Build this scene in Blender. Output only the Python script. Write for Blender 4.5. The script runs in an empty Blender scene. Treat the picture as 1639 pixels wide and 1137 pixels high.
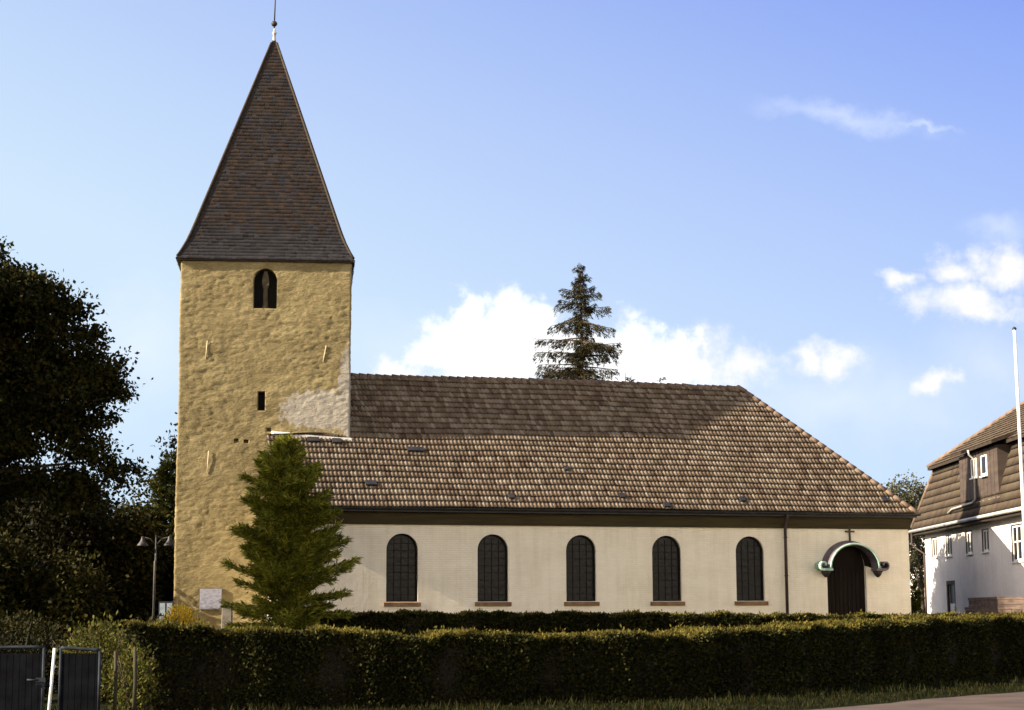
import bpy, bmesh, math, random
import numpy as np
from mathutils import Vector, Matrix, noise as mnoise
R = math.radians
rng = np.random.default_rng(7)
random.seed(7)
scene = bpy.context.scene
COL = scene.collection

# ------------------------------------------------------------------ camera
TILT, ROLL = 0.1448, 0.0048
cam = bpy.data.cameras.new("camera")
cam.sensor_fit = 'HORIZONTAL'; cam.sensor_width = 36.0; cam.lens = 62.80
cam.clip_start = 0.1; cam.clip_end = 5000
camo = bpy.data.objects.new("camera", cam); COL.objects.link(camo)
fw = Vector((0, math.cos(TILT), math.sin(TILT))); up = Vector((0, -math.sin(TILT), math.cos(TILT))); rt = Vector((1, 0, 0))
r2 = rt*math.cos(ROLL)-up*math.sin(ROLL); u2 = rt*math.sin(ROLL)+up*math.cos(ROLL)
M = Matrix((r2, u2, -fw)).transposed().to_4x4(); M.translation = Vector((0, 0, 1.7))
camo.matrix_world = M
scene.camera = camo

# ------------------------------------------------------------------ light, sky, exposure
SUN_AZ, SUN_EL = 17.7, 25.9          # light travels towards (cos az, sin az), from the left
SUN_STRENGTH, SKY_STRENGTH, EXPOSURE = 5.0, 0.050, 1.58
scene.view_settings.view_transform = 'Standard'; scene.view_settings.look = 'None'
scene.view_settings.gamma = 1.0; scene.view_settings.exposure = EXPOSURE
ld = Vector((math.cos(R(SUN_AZ))*math.cos(R(SUN_EL)), math.sin(R(SUN_AZ))*math.cos(R(SUN_EL)), -math.sin(R(SUN_EL))))
sun = bpy.data.lights.new("sun", 'SUN'); sun.energy = SUN_STRENGTH; sun.angle = R(0.5); sun.color = (1.0, 0.86, 0.66)
suno = bpy.data.objects.new("sun", sun); COL.objects.link(suno)
suno.rotation_euler = ld.to_track_quat('-Z', 'Y').to_euler(); suno.location = (-40, -10, 60)

world = bpy.data.worlds.new("World"); scene.world = world; world.use_nodes = True
nt = world.node_tree; nt.nodes.clear(); N = nt.nodes; L = nt.links
sky = N.new('ShaderNodeTexSky'); sky.sky_type = 'NISHITA'; sky.sun_disc = False
sky.sun_elevation = R(SUN_EL)
sky.sun_rotation = math.atan2(-ld.x, -ld.y)   # compass angle of the sun, measured from +Y towards +X
sky.air_density = 1.0; sky.dust_density = 1.2; sky.ozone_density = 1.0
tc = N.new('ShaderNodeTexCoord')
sep = N.new('ShaderNodeSeparateXYZ'); L.new(tc.outputs['Generated'], sep.inputs[0])
def wmath(op, a, b=None, clamp=False):
    n = N.new('ShaderNodeMath'); n.operation = op; n.use_clamp = clamp
    for i, v in enumerate((a, b)):
        if v is None: continue
        if isinstance(v, (int, float)): n.inputs[i].default_value = v
        else: L.new(v, n.inputs[i])
    return n.outputs[0]
ysafe = wmath('MAXIMUM', sep.outputs['Y'], 0.05)
pq = N.new('ShaderNodeCombineXYZ')
L.new(wmath('DIVIDE', sep.outputs['X'], ysafe), pq.inputs[0]); L.new(wmath('DIVIDE', sep.outputs['Z'], ysafe), pq.inputs[1])
# warp the direction a little so that the cloud edges billow
wn = N.new('ShaderNodeTexNoise'); wn.inputs['Scale'].default_value = 26; wn.inputs['Detail'].default_value = 6; wn.inputs['Roughness'].default_value = 0.6
L.new(pq.outputs[0], wn.inputs['Vector'])
wv = N.new('ShaderNodeVectorMath'); wv.operation = 'SUBTRACT'; L.new(wn.outputs['Color'], wv.inputs[0]); wv.inputs[1].default_value = (0.5, 0.5, 0.5)
wsx = N.new('ShaderNodeVectorMath'); wsx.operation = 'MULTIPLY_ADD'; L.new(wv.outputs[0], wsx.inputs[0]); wsx.inputs[1].default_value = (0.045, 0.040, 0); L.new(pq.outputs[0], wsx.inputs[2])
def cloud(ellipses, soft, amp, nscale):
    """ellipses (azimuth tangent, elevation tangent, half width, half height, tilt) on the sky"""
    acc = None
    for (pc, qc, rp, rq, tl) in ellipses:
        mp = N.new('ShaderNodeMapping'); mp.vector_type = 'TEXTURE'
        mp.inputs['Location'].default_value = (pc, qc, 0); mp.inputs['Rotation'].default_value = (0, 0, tl); mp.inputs['Scale'].default_value = (rp, rq, 1)
        L.new(wsx.outputs[0], mp.inputs['Vector'])
        ln = N.new('ShaderNodeVectorMath'); ln.operation = 'LENGTH'; L.new(mp.outputs[0], ln.inputs[0])
        v = wmath('SUBTRACT', 1.0, ln.outputs['Value'])
        acc = v if acc is None else wmath('MAXIMUM', acc, v)
    nz = N.new('ShaderNodeTexNoise'); nz.inputs['Scale'].default_value = nscale; nz.inputs['Detail'].default_value = 7; nz.inputs['Roughness'].default_value = 0.62
    L.new(pq.outputs[0], nz.inputs['Vector'])
    acc = wmath('MAXIMUM', acc, -2.0)
    s = wmath('ADD', acc, wmath('MULTIPLY', wmath('SUBTRACT', nz.outputs['Fac'], 0.5), amp))
    mr = N.new('ShaderNodeMapRange'); mr.interpolation_type = 'SMOOTHSTEP'
    mr.inputs['From Min'].default_value = 0.0; mr.inputs['From Max'].default_value = soft
    L.new(s, mr.inputs['Value'])
    return mr.outputs[0]
F = 2859.0
def e(x, y, rx, ry, tl=0.0):          # sky position of a cloud given by bearing and height
    return ((x-819)/F, (984-y)/F*1.0, rx/F, ry/F, tl)
cum = cloud([e(715, 545, 75, 60), e(745, 515, 50, 62), e(835, 520, 95, 72), e(790, 575, 140, 70), e(900, 570, 160, 75), e(1020, 575, 120, 85)], 0.72, 1.4, 60)
cum2 = cloud([e(1105, 575, 120, 72), e(1190, 592, 85, 48), e(640, 590, 60, 40), e(1300, 575, 50, 42), e(1345, 585, 48, 46), e(1455, 440, 48, 26), e(1540, 430, 75, 38), e(1610, 425, 75, 50), e(1560, 480, 130, 50), e(1500, 615, 45, 28), e(1590, 500, 90, 30)], 1.05, 1.5, 60)
wisp = cloud([e(1380, 175, 190, 34, -0.2), e(1500, 195, 70, 14, -0.1)], 1.1, 1.2, 22)
haze_l = cloud([e(220, 540, 170, 150), e(60, 640, 240, 160), e(1330, 650, 330, 90), e(1590, 590, 200, 120), e(1610, 365, 90, 34), e(760, 560, 420, 120), e(950, 625, 460, 85), e(1450, 640, 330, 120)], 1.5, 0.7, 12)
front = wmath('GREATER_THAN', sep.outputs['Y'], 0.06)
def mix(a, b, f, mode='MIX'):
    m = N.new('ShaderNodeMix'); m.data_type = 'RGBA'; m.blend_type = mode
    for sck, v in ((m.inputs[0], f), (m.inputs[6], a), (m.inputs[7], b)):
        if isinstance(v, (int, float)): sck.default_value = v
        elif isinstance(v, tuple): sck.default_value = v
        else: L.new(v, sck)
    return m.outputs[2]
# thin high haze: the sky pales towards the horizon and towards the sun side (left)
tint = mix(sky.outputs[0], (0.62, 0.80, 1.25, 1), 1.0, 'MULTIPLY')
c = mix(tint, (1.95, 2.75, 6.9, 1), 0.65)
hz = wmath('SUBTRACT', wmath('SUBTRACT', 1.38, wmath('MULTIPLY', sep.outputs['Z'], 3.1)), wmath('MULTIPLY', sep.outputs['X'], 1.2), clamp=True)
c = mix(c, (4.55, 5.7, 6.7, 1), wmath('MULTIPLY', hz, 0.92))
WHT = (9.0, 9.0, 9.0, 1)
# deeper blue overhead
zen = N.new('ShaderNodeMapRange'); zen.interpolation_type = 'SMOOTHSTEP'; zen.inputs['From Min'].default_value = 0.36; zen.inputs['From Max'].default_value = 0.75; L.new(sep.outputs['Z'], zen.inputs['Value'])
c = mix(c, (0.75, 1.35, 3.3, 1), wmath('MULTIPLY', zen.outputs[0], 0.85))
# unseen sky above the added bank, darkened to deepen the roof's shade
bz1 = N.new('ShaderNodeMapRange'); bz1.inputs['From Min'].default_value = 0.05; bz1.inputs['From Max'].default_value = -0.35; L.new(sep.outputs['Y'], bz1.inputs['Value'])
bz2 = N.new('ShaderNodeMapRange'); bz2.inputs['From Min'].default_value = 0.12; bz2.inputs['From Max'].default_value = 0.36; L.new(sep.outputs['Z'], bz2.inputs['Value'])
c = mix(c, (1.0, 1.35, 2.5, 1), wmath('MULTIPLY', wmath('MULTIPLY', bz1.outputs[0], bz2.outputs[0]), 0.8))
# added bright bank in the unseen sky behind the viewer, fills the facade
back = N.new('ShaderNodeMapRange'); back.inputs['From Min'].default_value = 0.05; back.inputs['From Max'].default_value = -0.45; back.inputs['To Max'].default_value = 0.75
L.new(sep.outputs['Y'], back.inputs['Value'])
bn = N.new('ShaderNodeTexNoise'); bn.inputs['Scale'].default_value = 3.0; bn.inputs['Detail'].default_value = 6; L.new(tc.outputs['Generated'], bn.inputs['Vector'])
low = N.new('ShaderNodeMapRange'); low.inputs['From Min'].default_value = 0.42; low.inputs['From Max'].default_value = 0.14; L.new(sep.outputs['Z'], low.inputs['Value'])
bmask = wmath('MULTIPLY', wmath('MULTIPLY', back.outputs[0], low.outputs[0]), wmath('ADD', wmath('MULTIPLY', bn.outputs['Fac'], 0.9), 0.55, clamp=True))
c = mix(c, (26.5, 22.6, 15.4, 1), bmask)
# added glow in the unseen left sky, brightens the shaded house wall
glow = N.new('ShaderNodeMapRange'); glow.interpolation_type = 'SMOOTHSTEP'; glow.inputs['From Min'].default_value = -0.35; glow.inputs['From Max'].default_value = -0.95; glow.inputs['To Max'].default_value = 0.85
L.new(sep.outputs['X'], glow.inputs['Value'])
c = mix(c, (19.0, 17.2, 16.2, 1), glow.outputs[0])
c = mix(c, (6.5, 6.9, 7.7, 1), wmath('MULTIPLY', wmath('MULTIPLY', haze_l, 0.52), front))
c = mix(c, (6.2, 6.7, 7.8, 1), wmath('MULTIPLY', wmath('MULTIPLY', wisp, 0.45), front))
c = mix(c, (7.6, 7.4, 7.9, 1), wmath('MULTIPLY', wmath('MULTIPLY', cum2, 0.9), front))
c = mix(c, WHT, wmath('MULTIPLY', cum, front))
bg = N.new('ShaderNodeBackground'); bg.inputs['Strength'].default_value = SKY_STRENGTH
L.new(c, bg.inputs['Color'])
wo = N.new('ShaderNodeOutputWorld'); L.new(bg.outputs[0], wo.inputs[0])

# ------------------------------------------------------------------ materials
def new_mat(name):
    m = bpy.data.materials.new(name); m.use_nodes = True
    return m, m.node_tree.nodes, m.node_tree.links, m.node_tree.nodes['Principled BSDF']
def ramp(nodes, stops):
    r = nodes.new('ShaderNodeValToRGB')
    while len(r.color_ramp.elements) < len(stops): r.color_ramp.elements.new(0.5)
    for el, (p, c_) in zip(r.color_ramp.elements, stops): el.position = p; el.color = (*c_, 1)
    return r
def coords(nodes, links, scale, kind='Object'):
    t = nodes.new('ShaderNodeTexCoord'); mp = nodes.new('ShaderNodeMapping'); mp.inputs['Scale'].default_value = scale
    links.new(t.outputs[kind], mp.inputs['Vector']); return mp.outputs[0]
def noise_mat(name, c1, c2, scale=(1, 1, 1), detail=6, rough=0.85, bump=0.0, bscale=None, metallic=0.0, lo=0.35, hi=0.65, spec=0.3, bdist=0.05):
    m, n, l, b = new_mat(name)
    nz = n.new('ShaderNodeTexNoise'); nz.inputs['Scale'].default_value = 1.0; nz.inputs['Detail'].default_value = detail
    l.new(coords(n, l, scale), nz.inputs['Vector'])
    r = ramp(n, [(lo, c1), (hi, c2)]); l.new(nz.outputs['Fac'], r.inputs[0]); l.new(r.outputs[0], b.inputs['Base Color'])
    b.inputs['Roughness'].default_value = rough; b.inputs['Metallic'].default_value = metallic; b.inputs['Specular IOR Level'].default_value = spec
    if bump:
        n2 = n.new('ShaderNodeTexNoise'); n2.inputs['Scale'].default_value = 1.0; n2.inputs['Detail'].default_value = 8
        l.new(coords(n, l, bscale or scale), n2.inputs['Vector'])
        bp = n.new('ShaderNodeBump'); bp.inputs['Strength'].default_value = bump; bp.inputs['Distance'].default_value = bdist
        l.new(n2.outputs['Fac'], bp.inputs['Height']); l.new(bp.outputs[0], b.inputs['Normal'])
    return m
def leaf_mat(name, cols, transl=0.25, rough=0.6):
    m, n, l, b = new_mat(name)
    g = n.new('ShaderNodeNewGeometry'); r = ramp(n, [(i/max(1, len(cols)-1), c_) for i, c_ in enumerate(cols)])
    l.new(g.outputs['Random Per Island'], r.inputs[0])
    nz = n.new('ShaderNodeTexNoise'); nz.inputs['Scale'].default_value = 0.9; nz.inputs['Detail'].default_value = 3
    l.new(coords(n, l, (1, 1, 1)), nz.inputs['Vector'])
    hv = n.new('ShaderNodeHueSaturation'); l.new(r.outputs[0], hv.inputs['Color'])
    mr = n.new('ShaderNodeMapRange'); mr.inputs['From Min'].default_value = 0.3; mr.inputs['From Max'].default_value = 0.7
    mr.inputs['To Min'].default_value = 0.65; mr.inputs['To Max'].default_value = 1.35
    l.new(nz.outputs['Fac'], mr.inputs['Value']); l.new(mr.outputs[0], hv.inputs['Value'])
    l.new(hv.outputs[0], b.inputs['Base Color']); b.inputs['Roughness'].default_value = rough; b.inputs['Specular IOR Level'].default_value = 0.06
    t = n.new('ShaderNodeBsdfTranslucent'); l.new(hv.outputs[0], t.inputs['Color'])
    mx = n.new('ShaderNodeMixShader'); mx.inputs[0].default_value = transl
    l.new(b.outputs[0], mx.inputs[1]); l.new(t.outputs[0], mx.inputs[2])
    l.new(mx.outputs[0], n['Material Output'].inputs['Surface'])
    return m
def tile_mat(name, cols, lichen=(0.30, 0.28, 0.2), lich_amt=0.35, rough=0.85, half=False, bumpy=0.0):
    """per-tile colour from the tile's own UV cell, weathered by lichen"""
    m, n, l, b = new_mat(name)
    uv = n.new('ShaderNodeUVMap'); fl = n.new('ShaderNodeVectorMath'); fl.operation = 'FLOOR'
    l.new(uv.outputs[0], fl.inputs[0])
    wnz = n.new('ShaderNodeTexWhiteNoise'); wnz.noise_dimensions = '2D'; l.new(fl.outputs[0], wnz.inputs['Vector'])
    r = ramp(n, [(i/max(1, len(cols)-1), c_) for i, c_ in enumerate(cols)]); l.new(wnz.outputs['Value'], r.inputs[0])
    nz = n.new('ShaderNodeTexNoise'); nz.inputs['Scale'].default_value = 0.55; nz.inputs['Detail'].default_value = 8; nz.inputs['Roughness'].default_value = 0.7
    l.new(coords(n, l, (1, 1, 1)), nz.inputs['Vector'])
    mr = n.new('ShaderNodeMapRange'); mr.inputs['From Min'].default_value = 0.42; mr.inputs['From Max'].default_value = 0.66; mr.inputs['To Max'].default_value = lich_amt
    l.new(nz.outputs['Fac'], mr.inputs['Value'])
    mx = n.new('ShaderNodeMix'); mx.data_type = 'RGBA'; l.new(mr.outputs[0], mx.inputs[0]); l.new(r.outputs[0], mx.inputs[6]); mx.inputs[7].default_value = (*lichen, 1)
    l.new(mx.outputs[2], b.inputs['Base Color']); b.inputs['Roughness'].default_value = rough; b.inputs['Specular IOR Level'].default_value = 0.25
    n2 = n.new('ShaderNodeTexNoise'); n2.inputs['Scale'].default_value = 14; n2.inputs['Detail'].default_value = 5; l.new(coords(n, l, (1, 1, 1)), n2.inputs['Vector'])
    bp = n.new('ShaderNodeBump'); bp.inputs['Strength'].default_value = 0.35 + bumpy; bp.inputs['Distance'].default_value = 0.02
    l.new(n2.outputs['Fac'], bp.inputs['Height']); l.new(bp.outputs[0], b.inputs['Normal'])
    return m

# -- tower plaster: ochre lime wash over rubble, newer whitish plaster in the corner above the aisle roof
def tower_plaster():
    m, n, l, b = new_mat("tower_plaster")
    nz = n.new('ShaderNodeTexNoise'); nz.inputs['Scale'].default_value = 1.0; nz.inputs['Detail'].default_value = 9; nz.inputs['Roughness'].default_value = 0.65
    l.new(coords(n, l, (0.7, 0.7, 1.1)), nz.inputs['Vector'])
    r = ramp(n, [(0.28, (0.175, 0.14, 0.072)), (0.5, (0.24, 0.192, 0.098)), (0.72, (0.32, 0.264, 0.14))]); l.new(nz.outputs['Fac'], r.inputs[0])
    nf = n.new('ShaderNodeTexNoise'); nf.inputs['Scale'].default_value = 1.0; nf.inputs['Detail'].default_value = 6
    l.new(coords(n, l, (5, 5, 9)), nf.inputs['Vector'])
    rf = ramp(n, [(0.35, (0.86, 0.85, 0.82)), (0.65, (1.08, 1.07, 1.05))]); l.new(nf.outputs['Fac'], rf.inputs[0])
    mm = n.new('ShaderNodeMix'); mm.data_type = 'RGBA'; mm.blend_type = 'MULTIPLY'; mm.inputs[0].default_value = 1
    l.new(r.outputs[0], mm.inputs[6]); l.new(rf.outputs[0], mm.inputs[7])
    # the replastered patch: two lobes in wall coordinates (church frame)
    t = n.new('ShaderNodeTexCoord')
    acc = None
    for (cu, cz, ru, rz) in ((-8.6, 9.1, 0.48, 2.1), (-9.5, 8.62, 1.9, 0.85)):
        mp = n.new('ShaderNodeMapping'); mp.vector_type = 'TEXTURE'; mp.inputs['Location'].default_value = (cu, 0, cz); mp.inputs['Scale'].default_value = (ru, 1000, rz)
        l.new(t.outputs['Object'], mp.inputs['Vector'])
        ln = n.new('ShaderNodeVectorMath'); ln.operation = 'LENGTH'; l.new(mp.outputs[0], ln.inputs[0])
        s = n.new('ShaderNodeMath'); s.operation = 'SUBTRACT'; s.inputs[0].default_value = 1.0; l.new(ln.outputs['Value'], s.inputs[1])
        if acc is None: acc = s.outputs[0]
        else:
            mxn = n.new('ShaderNodeMath'); mxn.operation = 'MAXIMUM'; l.new(acc, mxn.inputs[0]); l.new(s.outputs[0], mxn.inputs[1]); acc = mxn.outputs[0]
    nb = n.new('ShaderNodeTexNoise'); nb.inputs['Scale'].default_value = 4.5; nb.inputs['Detail'].default_value = 8; l.new(t.outputs['Object'], nb.inputs['Vector'])
    s2 = n.new('ShaderNodeMath'); s2.operation = 'MULTIPLY_ADD'; l.new(nb.outputs['Fac'], s2.inputs[0]); s2.inputs[1].default_value = 1.0; s2.inputs[2].default_value = -0.5
    s3 = n.new('ShaderNodeMath'); s3.operation = 'ADD'; l.new(acc, s3.inputs[0]); l.new(s2.outputs[0], s3.inputs[1])
    mr = n.new('ShaderNodeMapRange'); mr.interpolation_type = 'SMOOTHSTEP'; mr.inputs['From Min'].default_value = 0.02; mr.inputs['From Max'].default_value = 0.22; mr.inputs['To Max'].default_value = 0.72
    l.new(s3.outputs[0], mr.inputs['Value'])
    mx = n.new('ShaderNodeMix'); mx.data_type = 'RGBA'; l.new(mr.outputs[0], mx.inputs[0]); l.new(mm.outputs[2], mx.inputs[6]); mx.inputs[7].default_value = (0.40, 0.37, 0.335, 1)
    l.new(mx.outputs[2], b.inputs['Base Color']); b.inputs['Roughness'].default_value = 0.95; b.inputs['Specular IOR Level'].default_value = 0.15
    n3 = n.new('ShaderNodeTexNoise'); n3.inputs['Scale'].default_value = 1.0; n3.inputs['Detail'].default_value = 8; n3.inputs['Roughness'].default_value = 0.6
    l.new(coords(n, l, (8, 8, 15)), n3.inputs['Vector'])
    bp = n.new('ShaderNodeBump'); bp.inputs['Strength'].default_value = 0.6; bp.inputs['Distance'].default_value = 0.06
    l.new(n3.outputs['Fac'], bp.inputs['Height']); l.new(bp.outputs[0], b.inputs['Normal'])
    return m
def brick_wash(name, base, dark, bstr=0.4):
    """whitewashed brickwork: courses show faintly through the paint"""
    m, n, l, b = new_mat(name)
    nz = n.new('ShaderNodeTexNoise'); nz.inputs['Scale'].default_value = 1.0; nz.inputs['Detail'].default_value = 8; nz.inputs['Roughness'].default_value = 0.62
    l.new(coords(n, l, (0.55, 0.55, 0.9)), nz.inputs['Vector'])
    r = ramp(n, [(0.3, dark), (0.55, base)]); l.new(nz.outputs['Fac'], r.inputs[0])
    t = n.new('ShaderNodeTexCoord'); sp = n.new('ShaderNodeSeparateXYZ'); l.new(t.outputs['Object'], sp.inputs[0])
    ad = n.new('ShaderNodeMath'); ad.operation = 'ADD'; l.new(sp.outputs['X'], ad.inputs[0]); l.new(sp.outputs['Y'], ad.inputs[1])
    cb = n.new('ShaderNodeCombineXYZ'); l.new(ad.outputs[0], cb.inputs[0]); l.new(sp.outputs['Z'], cb.inputs[1])
    br = n.new('ShaderNodeTexBrick'); br.inputs['Scale'].default_value = 1.0; br.inputs['Brick Width'].default_value = 0.26; br.inputs['Row Height'].default_value = 0.083
    br.inputs['Mortar Size'].default_value = 0.012; br.inputs['Mortar Smooth'].default_value = 0.6
    br.inputs['Color1'].default_value = (1, 1, 1, 1); br.inputs['Color2'].default_value = (0.955, 0.95, 0.94, 1); br.inputs['Mortar'].default_value = (0.93, 0.925, 0.915, 1)
    l.new(cb.outputs[0], br.inputs['Vector'])
    mm = n.new('ShaderNodeMix'); mm.data_type = 'RGBA'; mm.blend_type = 'MULTIPLY'; mm.inputs[0].default_value = 1
    l.new(r.outputs[0], mm.inputs[6]); l.new(br.outputs['Color'], mm.inputs[7])
    ns = n.new('ShaderNodeTexNoise'); ns.inputs['Scale'].default_value = 1.0; ns.inputs['Detail'].default_value = 7; ns.inputs['Roughness'].default_value = 0.7
    l.new(coords(n, l, (2.6, 2.6, 0.28)), ns.inputs['Vector'])      # rain streaks run down the wall
    rs = ramp(n, [(0.34, (0.91, 0.89, 0.86)), (0.54, (1, 1, 1))]); l.new(ns.outputs['Fac'], rs.inputs[0])
    m2 = n.new('ShaderNodeMix'); m2.data_type = 'RGBA'; m2.blend_type = 'MULTIPLY'; m2.inputs[0].default_value = 1
    l.new(mm.outputs[2], m2.inputs[6]); l.new(rs.outputs[0], m2.inputs[7])
    l.new(m2.outputs[2], b.inputs['Base Color']); b.inputs['Roughness'].default_value = 0.9; b.inputs['Specular IOR Level'].default_value = 0.2
    n3 = n.new('ShaderNodeTexNoise'); n3.inputs['Scale'].default_value = 5; n3.inputs['Detail'].default_value = 6; l.new(t.outputs['Object'], n3.inputs['Vector'])
    sb = n.new('ShaderNodeMath'); sb.operation = 'SUBTRACT'; l.new(n3.outputs['Fac'], sb.inputs[0]); l.new(br.outputs['Fac'], sb.inputs[1])
    bp = n.new('ShaderNodeBump'); bp.inputs['Strength'].default_value = bstr; bp.inputs['Distance'].default_value = 0.02
    l.new(sb.outputs[0], bp.inputs['Height']); l.new(bp.outputs[0], b.inputs['Normal'])
    return m

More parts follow.
